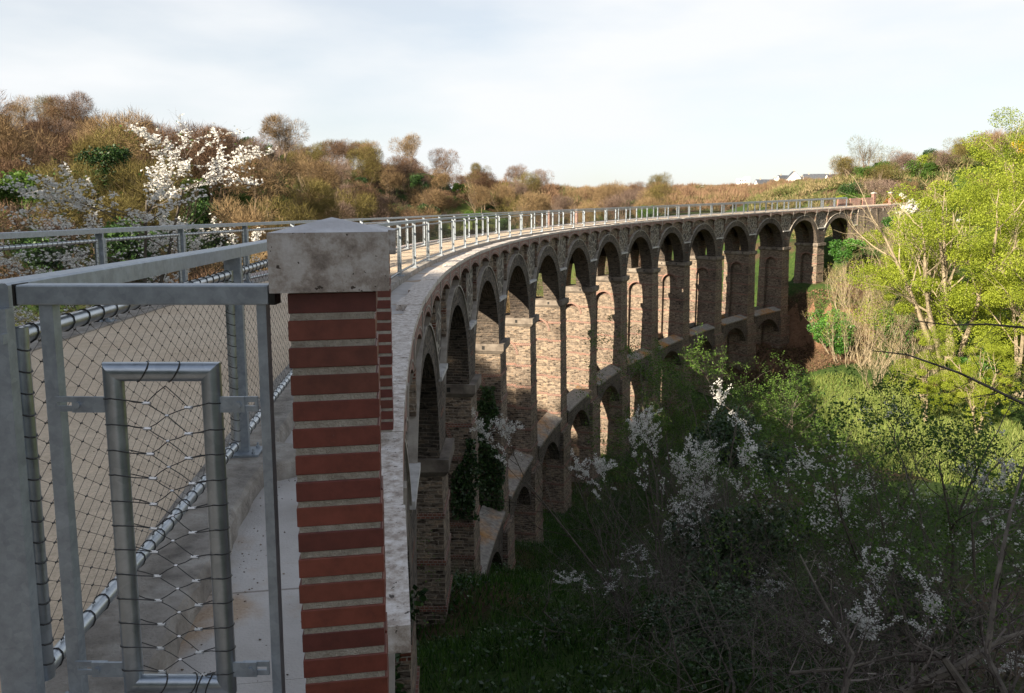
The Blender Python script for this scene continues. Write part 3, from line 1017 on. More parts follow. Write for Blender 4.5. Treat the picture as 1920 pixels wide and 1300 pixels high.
def pier(k):
    """pier to the left of arch k"""
    sp = S0 + k * BAY - HB
    th = sp / R
    gx, gy, _ = circ(0, th)
    gx2, gy2, _ = circ(3, th)
    zb = min(gz(gx, gy), gz(gx2, gy2), gz(gx + 1, gy - 1)) - dz(th) - 2.2
    st, bd, im, hole = MB(), MB(), MB(), MB()
    # impost (the pier against the bank has none)
    if k > 0:
      im.frus((sp - .80, -.02), (sp + .80, WID + .12), ZI - .44, (sp - .90, -.12), (sp + .90, WID + .22), ZI - .30, caps=False)
    if k > 0:
      im.box((sp - .90, -.12, ZI - .30), (sp + .90, WID + .22, ZI))
      im.add([(sp - .80, -.02, ZI - .44), (sp + .80, -.02, ZI - .44), (sp + .80, WID + .12, ZI - .44), (sp - .80, WID + .12, ZI - .44)], [(0, 3, 2, 1)])
    for sg in (-1, 1):
        for r in (.72, 2.3):
            hole.box((sp + sg * .9 - .012, r, ZI - .25), (sp + sg * .9 + .012, r + .12, ZI - .09))
    # pier shafts above the impost (two, with a gap between)
    # shafts below
    zt = ZI - .44
    seg = 1.17
    z1 = zt
    n = 0
    while z1 > zb:
        z0 = math.floor((z1 - .02) / seg) * seg
        z0 = max(z0, zb)
        d1, d0 = -(z1 - zt), -(z0 - zt)
        low = z1 < -12.4
        ex = .14 if low else 0.0
        exr = .22 if low else 0.0
        if k <= 0:
            exr = -.10 + .016 * d0
        h1, h0 = .75 + .013 * d1 + ex, .75 + .013 * d0 + ex
        f1, f0 = .05 - .016 * d1 - exr, .05 - .016 * d0 - exr
        b1, b0 = WID + .05 + .016 * d1 + exr, WID + .05 + .016 * d0 + exr
        st.frus((sp - h0, f0), (sp + h0, .82), z0, (sp - h1, f1), (sp + h1, .82), z1, caps=True)
        st.frus((sp - h0, 2.28), (sp + h0, b0), z0, (sp - h1, 2.28), (sp + h1, b1), z1, caps=True)
        st.frus((sp - h0 + .32, .82), (sp + h0 - .32, 2.28), z0, (sp - h1 + .32, .82), (sp + h1 - .32, 2.28), z1, caps=False)
        # brick string course, slightly proud
        if z0 > zb and z0 < zt - .3:
            for (ra, rb) in ((f0 - .035, .835), (2.265, b0 + .035)):
                bd.box((sp - h0 - .035, ra, z0), (sp + h0 + .035, rb, z0 + .13))
            bd.box((sp - h0 + .295, .84, z0), (sp + h0 - .295, 2.26, z0 + .13))
        z1 = z0
        n += 1
    # arched head of the flank recess
    RR = .73
    zs = -6.35
    K = 14
    for sg in (-1, 1):
        h = .75 + .013 * 1.2
        for q in range(K):
            a0, a1 = math.pi * q / K, math.pi * (q + 1) / K
            c = 1.55
            x0, x1 = c + RR * math.cos(a0), c + RR * math.cos(a1)
            y0, y1 = zs + RR * math.sin(a0), zs + RR * math.sin(a1)
            S_ = sp + sg * h
            Si = sp + sg * .40
            quad = [(S_, x0, y0), (S_, x1, y1), (S_, x1, zt), (S_, x0, zt)]
            st.add(quad, [(0, 1, 2, 3)] if sg < 0 else [(3, 2, 1, 0)])
            st.add([(S_, x0, y0), (S_, x1, y1), (Si, x1, y1), (Si, x0, y0)], [(0, 1, 2, 3)])
            # brick ring
            xo0, xo1 = c + (RR + .13) * math.cos(a0), c + (RR + .13) * math.cos(a1)
            yo0, yo1 = zs + (RR + .13) * math.sin(a0), zs + (RR + .13) * math.sin(a1)
            P = sp + sg * (h + .03)
            bd.add([(P, x0, y0), (P, x1, y1), (P, xo1, yo1), (P, xo0, yo0), (sp + sg * (h - .05), x0, y0), (sp + sg * (h - .05), x1, y1), (sp + sg * (h - .02), xo1, yo1), (sp + sg * (h - .02), xo0, yo0)],
                   [(0, 1, 2, 3), (0, 4, 5, 1), (3, 2, 6, 7)])
    # upper shafts, between impost and the springing of the ribs (just the joint)
    o = st.build("pier", M['stone'], via_root, True)
    bd.build("brick_band", M['brickband'], o, True)
    if k > 0:
        im.build("impost", M['impost'], o, True)
        hole.build("putlog_hole", M['rubber'], o, True)
    else:
        fill = MB()
        fill.box((sp - .75, .12, ZI - .44), (sp + .75, WID, ZI))
        fill.build("pier_head", M['stone'], o, True)
    # front face of the pier in squarer stones: a thin skin of quoins
    return zb


def brace(i):
    sc_ = S0 + i * BAY
    th = sc_ / R
    gx, gy, _ = circ(0, th)
    if gz(gx, gy) - dz(th) > -12.9:
        return
    w, cpg = MB(), MB()
    half = HB - .93
    rise = 2.1
    Rb = (half * half + rise * rise) / (2 * rise)
    zc = -12.75 - Rb
    for (ra, rb, sgn) in ((-.10, .55, 1), (2.55, 3.2, -1)):
        K = 18
        xs_ = np.linspace(-half, half, K + 1)
        za = [zc + math.sqrt(max(Rb * Rb - x * x, 0)) for x in xs_]
        for q in range(K):
            x0, x1, y0, y1 = sc_ + xs_[q], sc_ + xs_[q + 1], za[q], za[q + 1]
            w.add([(x0, ra, y0), (x1, ra, y1), (x1, ra, -12.05), (x0, ra, -12.05)], [(3, 2, 1, 0)])
            w.add([(x0, rb, y0), (x1, rb, y1), (x1, rb, -12.05), (x0, rb, -12.05)], [(0, 1, 2, 3)])
            w.add([(x0, ra, y0), (x1, ra, y1), (x1, rb, y1), (x0, rb, y0)], [(0, 1, 2, 3)])
        a, b = (ra - .1, rb + .25) if sgn > 0 else (ra - .25, rb + .1)
        z0, z1 = (-12.05, -11.72)
        zl = (z0 + .12, z1 + .12) if sgn > 0 else (z1 + .12, z0 + .12)
        v = []
        for x in np.linspace(sc_ - half - .02, sc_ + half + .02, 9):
            v += [(x, a, -12.06), (x, b, -12.06), (x, b, zl[1]), (x, a, zl[0])]
        qd = []
        for q in range(8):
            k = q * 4
            for e in range(4):
                qd.append((k + e, k + (e + 1) % 4, k + 4 + (e + 1) % 4, k + 4 + e))
        qd += [(0, 3, 2, 1), (32, 33, 34, 35)]
        cpg.add(v, qd)
    o = w.build("brace_arch", M['ring'], via_root, True)
    cpg.build("brace_coping", M['lichen'], o, True)


NB = 14
for i in range(-1, NB):
    arch_bay(i)
for k in range(-1, NB):
    pier(k)
for i in range(0, NB):
    brace(i)
s_far = S0 + (NB - 1) * BAY + HB
s_near = S0 - 1 * BAY - HB


def left_w(s):
    t = min(max((8 - s) / 14.0, 0), 1)
    return 3.75 + 1.1 * t


def strip(mb, r0, r1, z, s_a, s_b, step=1.0, drop=None):
    """sheet following the deck; r0, r1, z may be functions of s"""
    ns = max(2, int((s_b - s_a) / step) + 1)
    ss = np.linspace(s_a, s_b, ns)
    g = lambda f, s: f(s) if callable(f) else f
    v = []
    for s in ss:
        v += [(s, g(r0, s), g(z, s)), (s, g(r1, s), g(z, s))]
    q = [(2 * k, 2 * k + 2, 2 * k + 3, 2 * k + 1) for k in range(ns - 1)]
    mb.add(v, q)


def beam(mb, r0, r1, z0, z1, s_a, s_b, step=1.0):
    ns = max(2, int((s_b - s_a) / step) + 1)
    ss = np.linspace(s_a, s_b, ns)
    g = lambda f, s: f(s) if callable(f) else f
    v = []
    for s in ss:
        v += [(s, g(r0, s), z0), (s, g(r1, s), z0), (s, g(r1, s), z1), (s, g(r0, s), z1)]
    q = []
    for k in range(ns - 1):
        b = k * 4
        for e in range(4):
            q.append((b + e, b + 4 + e, b + 4 + (e + 1) % 4, b + (e + 1) % 4))
    n = (ns - 1) * 4
    q += [(0, 1, 2, 3), (n + 3, n + 2, n + 1, n)]
    mb.add(v, q)


SA, SB = -46.0, s_far + 42
slab = MB()
beam(slab, .08, lambda s: left_w(s), -.165, -.10, -15.9, SB, 1.2)
beam(slab, .30, lambda s: left_w(s), -.165, -.10, SA, -15.902, 1.2)
slab.build("deck_slab", M['margin'], via_root, True)
# coping stones along both edges, each its own rough block
cp_ = MB()
s = -15.8
while s < SB:
    L = random.uniform(.75, 1.35)
    e = random.uniform(-.02, .02)
    w_ = .36 + random.choice([0, 0, .06, -.12])
    beam(cp_, -.015 + e * .6, w_ - .03, -.108 + random.uniform(0, .003), -.012 + random.uniform(-.008, .012), s + .006, min(s + L - .006, SB), .7)
    s += L
cp_.build("coping", M['coping'], via_root, True)
cl = MB()
beam(cl, lambda s: left_w(s) - .35, lambda s: left_w(s) + .14, -.112, -.012, SA, SB, 1.2)
cl.build("rear_coping", M['pinkwall'], via_root, True)
kb = MB()
beam(kb, .76, 1.08, -.105, .012, -6.0, SB, 1.2)
ns_ = 120
v_ = []
for k_, s_ in enumerate(np.linspace(-16.7, -6.002, ns_)):
    j_ = lambda a: random.uniform(-a, a)
    e_ = .76 + .012 * math.sin(s_ * 5.1) + j_(.008)
    blk = .0 if (s_ + 13.78) ** 2 > .03 else -.16
    v_ += [(s_, e_ + blk - .006, -.105), (s_, e_ + blk + .002, -.012 + j_(.006)), (s_, e_ + blk + .018, .008 + j_(.003)), (s_, 1.08, .010 + j_(.002)), (s_, 1.085, -.105)]
q_l = []
for k_ in range(ns_ - 1):
    for e_ in range(4):
        a_ = k_ * 5 + e_
        q_l.append((a_ + 5, a_, a_ + 1, a_ + 6))
kb.add(v_, q_l)
kb.build("kerb", M['kerb'], via_root, True)
kl = MB()
beam(kl, lambda s: left_w(s) - 1.02, lambda s: left_w(s) - .70, -.105, .012, SA, SB, 1.2)
kl.build("rear_kerb", M['kerb'], via_root, True)
# end walls of the abutments
ab = MB()
beam(ab, .14, lambda s: min(left_w(s) - .3, 4.5), -13, -.167, -16.1, s_near, 2.0)
beam(ab, .36, lambda s: min(left_w(s) - .3, 4.5), -13, -.167, SA, -16.102, 2.0)
beam(ab, .05, 3.1, -13, -.117, s_far, s_far + 14, 2.0)
ab.box((s_near - .75, .08, -12), (s_near, .15, -.4))
for q in range(4):
    ab.box((s_far + 1.2 + q * 2.6, -.02, -6), (s_far + 1.45 + q * 2.6, .06, -.45))
abo = ab.build("abutment", M['fieldstone'], via_root, True)
cor, cob = MB(), MB()
W = BAY / 3
for j in range(4):
    c = s_far + (j + .0) * W + W / 2
    xs_ = np.linspace(-W / 2 + .05, W / 2 - .05, 11)
    zi = lambda x: -0.315 - 0.25 * (abs(x) / (W / 2)) ** 2.2
    for a, b in zip(xs_[:-1], xs_[1:]):
        fr(cor, [(c + a, zi(a)), (c + b, zi(b)), (c + b, -.115), (c + a, -.115)], -.03, False)
        cor.add([(c + a, .02, zi(a)), (c + b, .02, zi(b)), (c + b, .36, zi(b)), (c + a, .36, zi(a))], [(0, 1, 2, 3)])
        fr(cob, [(c + a, zi(a) + .09), (c + b, zi(b) + .09), (c + b, zi(b) + .118), (c + a, zi(a) + .118)], -.042, False)
    k = c - W / 2
    cob.frus((k - .05, .0), (k + .05, .1), -.78, (k - .06, -.01), (k + .06, .1), -.36)
cor.build("corbel_arch", M['corbelbrick'], abo, True)
cob.build("corbel", M['corbel'], abo, True)

# sandy path between the railings
pa = MB()
strip(pa, lambda s: 1.08, lambda s: left_w(s) - 1.02, -.006, -16.7, SB, .8)
po = pa.build("path", M['sand'], None, True)
tag(po, "beige compacted sand path along the top of the viaduct", "path", kind="structure")
pa = MB()
strip(pa, -.0, lambda s: left_w(s) - 1.02, -.02, SA, -16.7, .8)
po = pa.build("path", M['sand'], None, True)
tag(po, "sandy landing at the near end of the viaduct", "path", kind="structure")

# ------------------------------------------------------------------ railings
RAIL = 1.2
Z0 = 0.012


def bolt(mb, x, y, z, r=.009, h=.02, axis='z'):
    an = np.arange(6) * math.pi / 3
    if axis == 'z':
        lo = [(x + r * math.cos(a), y + r * math.sin(a), z) for a in an]
        hi = [(x + r * math.cos(a), y + r * math.sin(a), z + h) for a in an]
    else:
        lo = [(x + r * math.cos(a), y, z + r * math.sin(a)) for a in an]
        hi = [(x + r * math.cos(a), y - h, z + r * math.sin(a)) for a in an]
    mb.add(lo + hi, [(k, (k + 1) % 6, 6 + (k + 1) % 6, 6 + k) for k in range(6)] + [(6, 7, 8, 9), (6, 9, 10, 11)])


def post_meshes():
    p = MB()
    p.box((-.02, -.045, .012), (.02, .045, 1.135))
    p.box((-.05, -.05, 1.05), (-.02, -.042, 1.075))
    b = MB()
    b.box((-.085, -.11, 0), (.085, .11, .012))
    for x in (-.06, .06):
        for y in (-.08, .08):
            bolt(b, x, y, .012, .011, .014)
            bolt(b, x, y, .026, .006, .018)
    return p, b


def panel_meshes(L, H=.96, full=True):
    """tube frame with wire lacing, and the rope net inside it; local x along the panel, z up"""
    t, lace, net = MB(), MB(), MB()
    r = .024
    x0, x1, z0, z1 = .115, L - .115, 0.0, H
    P = [(x0, 0, z0), (x1, 0, z0), (x1, 0, z1), (x0, 0, z1)]
    for a, b in ((0, 1), (1, 2), (2, 3), (3, 0)):
        t.tubes([P[a]], [P[b]], r, r, 12)
    for a in P:
        t.tubes([(a[0], a[1] - .001, a[2] - r)], [(a[0], a[1] - .001, a[2] + r)], r, r, 12)
    for z in (.18, H - .18):
        t.box((.02, -.006, z - .03), (x0 - .015, .006, z + .03))
        t.box((x1 + .015, -.006, z - .03), (L - .02, .006, z + .03))
    cw = .11
    nx = max(4, int(round((x1 - x0) / cw)))
    cw = (x1 - x0) / nx
    nzr = 16
    ch = (z1 - z0) / nzr
    # lacing rings, leaning like a helix
    def ring(c, ax, lean):
        K = 10
        an = np.arange(K + 1) * 2 * math.pi / K
        rr = r + .002
        if ax == 'x':
            pts = np.stack([c[0] + lean * np.sin(an / 1.0), c[1] + rr * np.cos(an), c[2] + rr * np.sin(an)], 1)
        else:
            pts = np.stack([c[0] + rr * np.cos(an), c[1] + rr * np.sin(an), c[2] + lean * np.sin(an)], 1)
        lace.tubes(pts[:-1], pts[1:], .0022, .0022, 4)
    for k in range(nx):
        for z in (z0, z1):
            ring((x0 + (k + .5) * cw, 0, z), 'x', .012)
    for k in range(nzr):
        for x in (x0, x1):
            ring((x, 0, z0 + (k + .5) * ch), 'z', .01)
    p0, p1 = [], []
    for j in range(nzr):
        for k in range(nx):
            xm, zm = x0 + (k + .5) * cw, z0 + (j + .5) * ch
            jit = lambda: random.uniform(-.002, .002)
            l, rr_, up, dn = (xm - cw / 2, 0, zm), (xm + cw / 2, 0, zm), (xm, 0, zm + ch / 2), (xm, 0, zm - ch / 2)
            for a, b in ((l, up), (up, rr_), (rr_, dn), (dn, l)):
                p0.append(a)
                p1.append(b)
            if full:
                net.box((xm - cw / 2 - .006, -.002, zm - .0018), (xm - cw / 2 + .006, .002, zm + .0018))
    net.tubes(p0, p1, .00095, .00095, 3)
    return t, lace, net


def railing(side, th_list, ro_f, label, root_th):
    root = thing("metal_railing", circ(ro_f(R * root_th), root_th, Z0), label, "railing", "metal railings of the viaduct")
    pm, bm = post_meshes()
    p_me = b_me = None
    panel = None
    pts = [(circ(ro_f(R * t), t, Z0), t) for t in th_list]
    L0 = (Vector(pts[1][0]) - Vector(pts[0][0])).length
    for k, (p, t) in enumerate(pts):
        nxt = pts[min(k + 1, len(pts) - 1)][0]
        prv = pts[max(k - 1, 0)][0]
        ang = math.atan2(nxt[1] - prv[1], nxt[0] - prv[0])
        loc = Vector(p) - root.location
        if p_me is None:
            o = pm.build("post", M['galv'], root)
            b = bm.build("base_plate", M['galv'], o)
            p_me, b_me = o, b
        else:
            o = p_me.copy()
            COL.objects.link(o)
            o.parent = root
            b = b_me.copy()
            COL.objects.link(b)
            b.parent = o
        o.location = loc
        o.rotation_euler = (0, 0, ang)
        b.location = (0, 0, 0)
        if k < len(pts) - 1:
            d = Vector(nxt) - Vector(p)
            if panel is None:
                t_, la, ne = panel_meshes(L0)
                po_ = t_.build("panel_frame", M['tube'], root, smooth=True)
                lo_ = la.build("lacing_wire", M['wire'], po_)
                no_ = ne.build("wire_net", M['wire'], po_)
                panel = (po_, lo_, no_)
                pn = po_
            else:
                pn = panel[0].copy()
                COL.objects.link(pn)
                pn.parent = root
                for c in panel[1:]:
                    cc = c.copy()
                    COL.objects.link(cc)
                    cc.parent = pn
            pn.location = loc + Vector((0, 0, .085))
            dh = math.hypot(d.x, d.y)
            pn.rotation_euler = (0, -math.atan2(d.z, dh), math.atan2(d.y, d.x))
            pn.scale = (d.length / L0, 1, 1)
    # handrail: rectangular hollow section, one length per two bays with a fine joint
    h = MB()
    for k in range(len(pts) - 1):
        a, b = Vector(pts[k][0]), Vector(pts[k + 1][0])
        d = (b - a).normalized()
        n_ = Vector((-d.y, d.x, 0)).normalized()
        g = .0015
        for (lo, hi, zz0, zz1) in ((-.045, .045, 1.136, 1.198),):
            v = []
            for P in (a + d * g, b - d * g):
                for (w, z) in ((lo, zz0), (hi, zz0), (hi, zz1 - .006), (hi - .006, zz1), (lo + .006, zz1), (lo, zz1 - .006)):
                    q = P + n_ * w
                    v.append((q.x, q.y, q.z + z))
            f = [(e, (e + 1) % 6, 6 + (e + 1) % 6, 6 + e) for e in range(6)] + [(0, 5, 2, 1), (5, 4, 3, 2), (6, 7, 8, 11), (11, 8, 9, 10)]
            h.add(v, f)
    h.build("handrail", M['galv'], root, origin=tuple(root.location))
    return root


PS = .0254
th_r = [-.1617] + [-.1378 + k * PS for k in range(0, 46)]
r_root = railing('r', th_r, lambda s: .885 + .03 * min(max(-s / 14., 0), 1) + .049 * max(-s - 13.9, 0), "galvanised steel railing on the valley side of the path, starting beside the gate", -.16)
th_l = [-.0798 + (k - 5) * .0265 for k in range(0, 48)]
l_root = railing('l', th_l, lambda s: left_w(s) - .86, "galvanised steel railing along the far side of the sand path", -.08)

# ------------------------------------------------------------------ corner post, gate and brick pillars near the camera
YG = 1.93
dkm = Z0 + dz(-.165)
gate = thing("metal_gate", (-.95, YG, dkm), "narrow galvanised gate with a laced wire-net panel beside the brick pillar", "gate")
go = tuple(gate.location)


def px(x, y, Y=YG):
    return at(x, y, Y)


# top rail
a, b = px(38, 552), px(507, 550)
mb = MB()
hgt = .05
mb.box((a.x, YG - .02, a.z - .025), (b.x, YG + .035, a.z + .025))
tr = mb.build("top_rail", M['galv'], gate, origin=go)
zr = a.z
bv = tr.modifiers.new("bevel", 'BEVEL')
bv.width = .004
bv.segments = 2
mb = MB()
mb.box((b.x + .0005, YG - .017, zr - .025), (b.x + .016, YG + .032, zr + .006))
mb.build("end_cap", M['rubber'], gate, origin=go)
mb = MB()
mb.box((a.x - .006, YG - .022, zr - .027), (a.x - .0005, YG + .037, zr + .027))
mb.build("end_cap", M['rubber'], gate, origin=go)
# stiles
zlow = dkm + .05
xl = px(100, 900).x + .022
mb = MB()
mb.box((xl - .017, YG - .012, zlow), (xl + .017, YG + .02, zr - .0255))
mb.build("stile", M['galv'], gate, origin=go)
xr_ = px(506, 900).x
mb = MB()
mb.box((xr_ - .012, YG - .012, zlow), (xr_ + .012, YG + .02, zr - .0255))
mb.build("stile", M['galv'], gate, origin=go)
# laced tube frame
yf = YG - .03
tl, trr = px(218, 697, yf), px(401, 697, yf)
bl = px(240, 1282, yf)
zt_, zb_ = tl.z, bl.z
xa, xb = px(226, 900, yf).x, px(406, 900, yf).x
fm = MB()
r = .0245
cor4 = [Vector((xa, yf, zt_)), Vector((xb, yf, zt_)), Vector((xb, yf, zb_)), Vector((xa, yf, zb_))]


def mitre_frame(mb, P, r, K=20):
    """rectangular tube frame with mitred corners"""
    an = np.arange(K) * 2 * math.pi / K
    c = sum(P, Vector()) / 4
    rings = []
    for i, p in enumerate(P):
        dx = 1 if p.x > c.x else -1
        dz_ = 1 if p.z > c.z else -1
        rings.append([(p.x + dx * r * math.cos(a_), p.y + r * math.sin(a_), p.z + dz_ * r * math.cos(a_)) for a_ in an])
    base = np.vstack(rings)
    q = []
    for i in range(4):
        j = (i + 1) % 4
        for k in range(K):
            k2 = (k + 1) % K
            q.append((i * K + k, j * K + k, j * K + k2, i * K + k2))
    # separate verts per side so that the mitres stay crisp
    v, qq = [], []
    for f in q:
        pass
    for i in range(4):
        j = (i + 1) % 4
        o_ = len(v)
        v += [tuple(x) for x in rings[i]] + [tuple(x) for x in rings[j]]
        for k in range(K):
            k2 = (k + 1) % K
            qq.append((o_ + k, o_ + K + k, o_ + K + k2, o_ + k2))
    mb.add(v, qq)


mitre_frame(fm, cor4, r)
frm = fm.build("panel_frame", M['tube'], gate, origin=go, smooth=True)
lace, net, fer = MB(), MB(), MB()
ix0, ix1, iz1, iz0 = xa + r, xb - r, zt_ - r, zb_ + r
rowh = .0615
nrow = int((iz1 - iz0) / rowh)
rowh = (iz1 - iz0) / nrow
xs3 = [ix0 + (ix1 - ix0) * t for t in (.28, .53, .80)]


def wob():
    return random.uniform(-.004, .004)


colA, colM, colB = [], [], []
for k in range(nrow):
    z = iz1 - (k + .85) * rowh
    colA.append((xs3[0] + wob(), yf, z + wob() * .5))
    colB.append((xs3[2] + wob(), yf, z - .012 + wob() * .5))
    colM.append((xs3[1] + wob(), yf, z - rowh / 2 + wob() * .5))
topm = (xs3[1], yf, iz1 - .012)


def sag(a, b, rad=.0013):
    a, b = np.array(a), np.array(b)
    m_ = (a + b) / 2 + np.array([0, 0, random.uniform(-.004, .004)])
    net.tubes([a, m_], [m_, b], rad, rad, 4)


for k in range(nrow):
    up = colM[k - 1] if k else topm
    sag(colA[k], up)
    sag(colA[k], colM[k])
    sag(colB[k], up)
    sag(colB[k], colM[k])
    z = colA[k][2]
    # the rope runs out round the tubes and comes back
    for (cpt, xt, sg) in ((colA[k], xa, -1), (colB[k], xb, 1)):
        rr = r + .0015
        ph = np.linspace(-math.pi / 2, math.pi / 2, 8)
        lp = [(xt + sg * rr * math.cos(p_), yf + rr * math.sin(p_), cpt[2] + (.018 - .012 * (p_ / math.pi + .5))) for p_ in ph]
        lace.tubes(lp[:-1], lp[1:], .0016, .0016, 4)
        # front strand, back strand
        sag(lp[0], cpt, .0015)
        sag(lp[-1], cpt, .0015)
    for c_ in (colA[k], colB[k]):
        fer.tubes([(c_[0] - .010, yf, c_[2])], [(c_[0] + .010, yf, c_[2])], .0042, .0042, 6)
    c_ = colM[k]
    fer.tubes([(c_[0] - .004, yf, c_[2])], [(c_[0] + .004, yf, c_[2])], .003, .003, 5)
for fx in (.30, .62):
    for zc_ in (zt_, zb_):
        xx = xa + (xb - xa) * fx
        rr = r + .0018
        ph = np.linspace(0, 2 * math.pi, 14)
        lp = [(xx + .022 * math.cos(p_ + .8), yf + rr * math.sin(p_), zc_ + rr * math.cos(p_)) for p_ in ph]
        lace.tubes(lp[:-1], lp[1:], .0017, .0017, 4)
for xx, zc_ in ((xb - .07, zb_), (xb - .045, zb_)):
    ph = np.linspace(0, 2 * math.pi, 14)
    lp = [(xx + .008 * math.cos(p_), yf + (r + .0018) * math.sin(p_), zc_ + (r + .0018) * math.cos(p_)) for p_ in ph]
    lace.tubes(lp[:-1], lp[1:], .0017, .0017, 4)
lace.build("lacing_wire", M['wire'], frm, origin=go)
net.build("wire_net", M['wire'], frm, origin=go)
fer.build("ferrule", M['ferrule'], frm, origin=go)


def bracket(z, x0, x1, slot_left):
    """slotted plate welded to the tube and bolted to a second plate on the stile"""
    m1, m2, bo = MB(), MB(), MB()
    h = .019
    y0, y1 = yf - .003, yf + .003
    xm = x0 + (x1 - x0) * (.42 if slot_left else .58)
    sa, sb = (x0 + .006, xm + .004) if slot_left else (xm - .004, x1 - .006)
    # slotted half: four bars round a slot
    a0, a1 = (x0, xm + .03) if slot_left else (xm - .03, x1)
    m1.box((a0, y0, z + .005), (a1, y1, z + h))
    m1.box((a0, y0, z - h), (a1, y1, z - .005))
    m1.box((a0, y0, z - .005), (sa, y1, z + .005))
    m1.box((sb, y0, z - .005), (a1, y1, z + .005))
    b0, b1 = (xm - .008, x1) if slot_left else (x0, xm + .008)
    m2.box((b0, y0 - .0065, z - h - .001), (b1, y0 - .0005, z + h + .001))
    bolt(bo, (xm + .007) if slot_left else (xm - .007), y0 - .0065, z, .0088, .007, 'y')
    o = m1.build("bracket", M['galv'], gate, origin=go)
    m2.build("plate", M['galv'], o, origin=go)
    bo.build("bolt", M['galv'], o, origin=go)


zt2, zb2 = px(300, 752).z, px(300, 1240).z
bracket(zt2, xl + .017, xa - r + .003, True)
bracket(zb2, xl + .017, xa - r + .003, True)
bracket(zt2, xb + r - .003, xr_ - .012, False)
bracket(zb2, xb + r - .003, xr_ - .012, False)


def brick_pillar(c, rot, label, n=18, z_top=1.264, w=.22, d=.22, capw=.291, capd=.30, group=None, courses=.0685, base=None, lean=0.0):
    base = c[2] if base is None else base
    root = thing("brick_pillar", c, label, "pillar", group, rz=rot)
    root.rotation_euler = (0, lean, rot)
    core, br = MB(), MB()
    H = z_top - c[2]
    core.box((-w / 2 + .0045, -d / 2 + .0045, 0), (w / 2 - .0045, d / 2 - .0045, H))
    k = 0
    z = H - .004
    while z > 0.02:
        j = lambda: random.uniform(-.003, .003)
        zz = (z - .0505, z)
        e = [random.random() for _ in range(4)]
        x0, x1, y0, y1 = -w / 2 + j(), w / 2 + j(), -d / 2 + j(), d / 2 + j()
        dzj = random.uniform(-.0015, .0015)
        # bevelled brick: slightly rounded arrises
        def bb(lo, hi, rnd):
            g = .0022
            x0_, y0_, z0_ = lo
            x1_, y1_, z1_ = hi
            v = []
            for (zz_, gg) in ((z0_, g), (z0_ + g, 0), (z1_ - g, 0), (z1_, g)):
                v += [(x0_ + gg, y0_ + gg, zz_), (x1_ - gg, y0_ + gg, zz_), (x1_ - gg, y1_ - gg, zz_), (x0_ + gg, y1_ - gg, zz_)]
            q = []
            for l_ in range(3):
                for e_ in range(4):
                    q.append((l_ * 4 + e_, l_ * 4 + (e_ + 1) % 4, l_ * 4 + 4 + (e_ + 1) % 4, l_ * 4 + 4 + e_))
            q += [(0, 3, 2, 1), (12, 13, 14, 15)]
            br.add(v, q, rq=rnd)
        if k % 2 == 0:
            bb((x0, y0, zz[0] + dzj), (x1, -.006, zz[1] + dzj), e[0])
            bb((x0, .006, zz[0] + dzj), (x1, y1, zz[1] + dzj), e[1])
        else:
            bb((x0, y0, zz[0] + dzj), (x1, -.006 + .0, zz[1] + dzj), e[0])
            bb((x0, .006, zz[0] + dzj), (-.006, y1, zz[1] + dzj), e[1])
            bb((.006, .006, zz[0] + dzj), (x1, y1, zz[1] + dzj), e[2])
        z -= courses
        k += 1
    o = core.build("mortar_core", M['mortar'], root)
    o.location = (0, 0, 0)
    o2 = br.build("brickwork", M['pbrick'], root)
    o2.location = (0, 0, 0)
    cb = MB()
    a, b = capw / 2, capd / 2
    hz = .143
    N = 5
    cb.box((-a, -b, H), (a, b, H + hz))
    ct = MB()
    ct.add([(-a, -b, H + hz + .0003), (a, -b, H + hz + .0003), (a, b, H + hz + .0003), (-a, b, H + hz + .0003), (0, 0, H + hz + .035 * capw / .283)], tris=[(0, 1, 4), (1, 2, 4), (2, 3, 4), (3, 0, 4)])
    o3 = cb.build("cap_stone", M['cap'], root)
    o3.location = (0, 0, 0)
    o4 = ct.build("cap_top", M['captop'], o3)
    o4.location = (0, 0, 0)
    return root


zmar = -.10
YP = 1.885
xc1 = (at(559, 900, YP).x + at(715, 900, YP).x) / 2 - .016
zt1 = at(620, 548, YP - .03).z
brick_pillar((xc1, YP + .112, zmar + dz(-.163)), .155, "red brick pillar with pyramid stone cap right beside the gate, nearest to the camera", z_top=zt1, lean=-.007, w=.212, d=.212, capw=.283, capd=.285)
xc2 = at(741, 455, 4.65).x - .155
brick_pillar((xc2, 4.72, .06 + dz(-.135)), .14, "second red brick pillar, half hidden behind the nearest one", z_top=at(738, 478, 4.55).z)
# ends of the railing far away: two brick pillars and a short brick parapet
for (s_, ro_, lab) in ((s_far + 7.0, .3, "far brick pillar at the end of the viaduct on the valley side"), (s_far + 7.5, 3.4, "far brick pillar at the end of the viaduct across the path")):
    c = circ(ro_, s_ / R, -.05)
    pl = brick_pillar(c, -s_ / R, lab, z_top=c[2] + 1.55, w=.44, d=.44, capw=.55, capd=.55)
for (s_, lab) in ((39.0, "slender brick post on the far side of the path, nearer of two"), (45.0, "slender brick post on the far side of the path, farther of two")):
    c = circ(3.45, s_ / R, -.05)
    brick_pillar(c, -s_ / R, lab, z_top=c[2] + 1.08, w=.2, d=.2, capw=.22, capd=.22)
pw = MB()
for q in range(3):
    pw.box((s_far + .2 + q * 2.5, 3.30, -.05), (s_far + 2.3 + q * 2.5, 3.52, 1.0))
o = pw.build("brick_parapet", M['corbelbrick'], None, True)
tag(o, "low brick parapet panels beyond the far railing", "parapet")

# ------------------------------------------------------------------ vegetation
def nrm(v):
    return v / (np.linalg.norm(v, axis=-1, keepdims=True) + 1e-9)


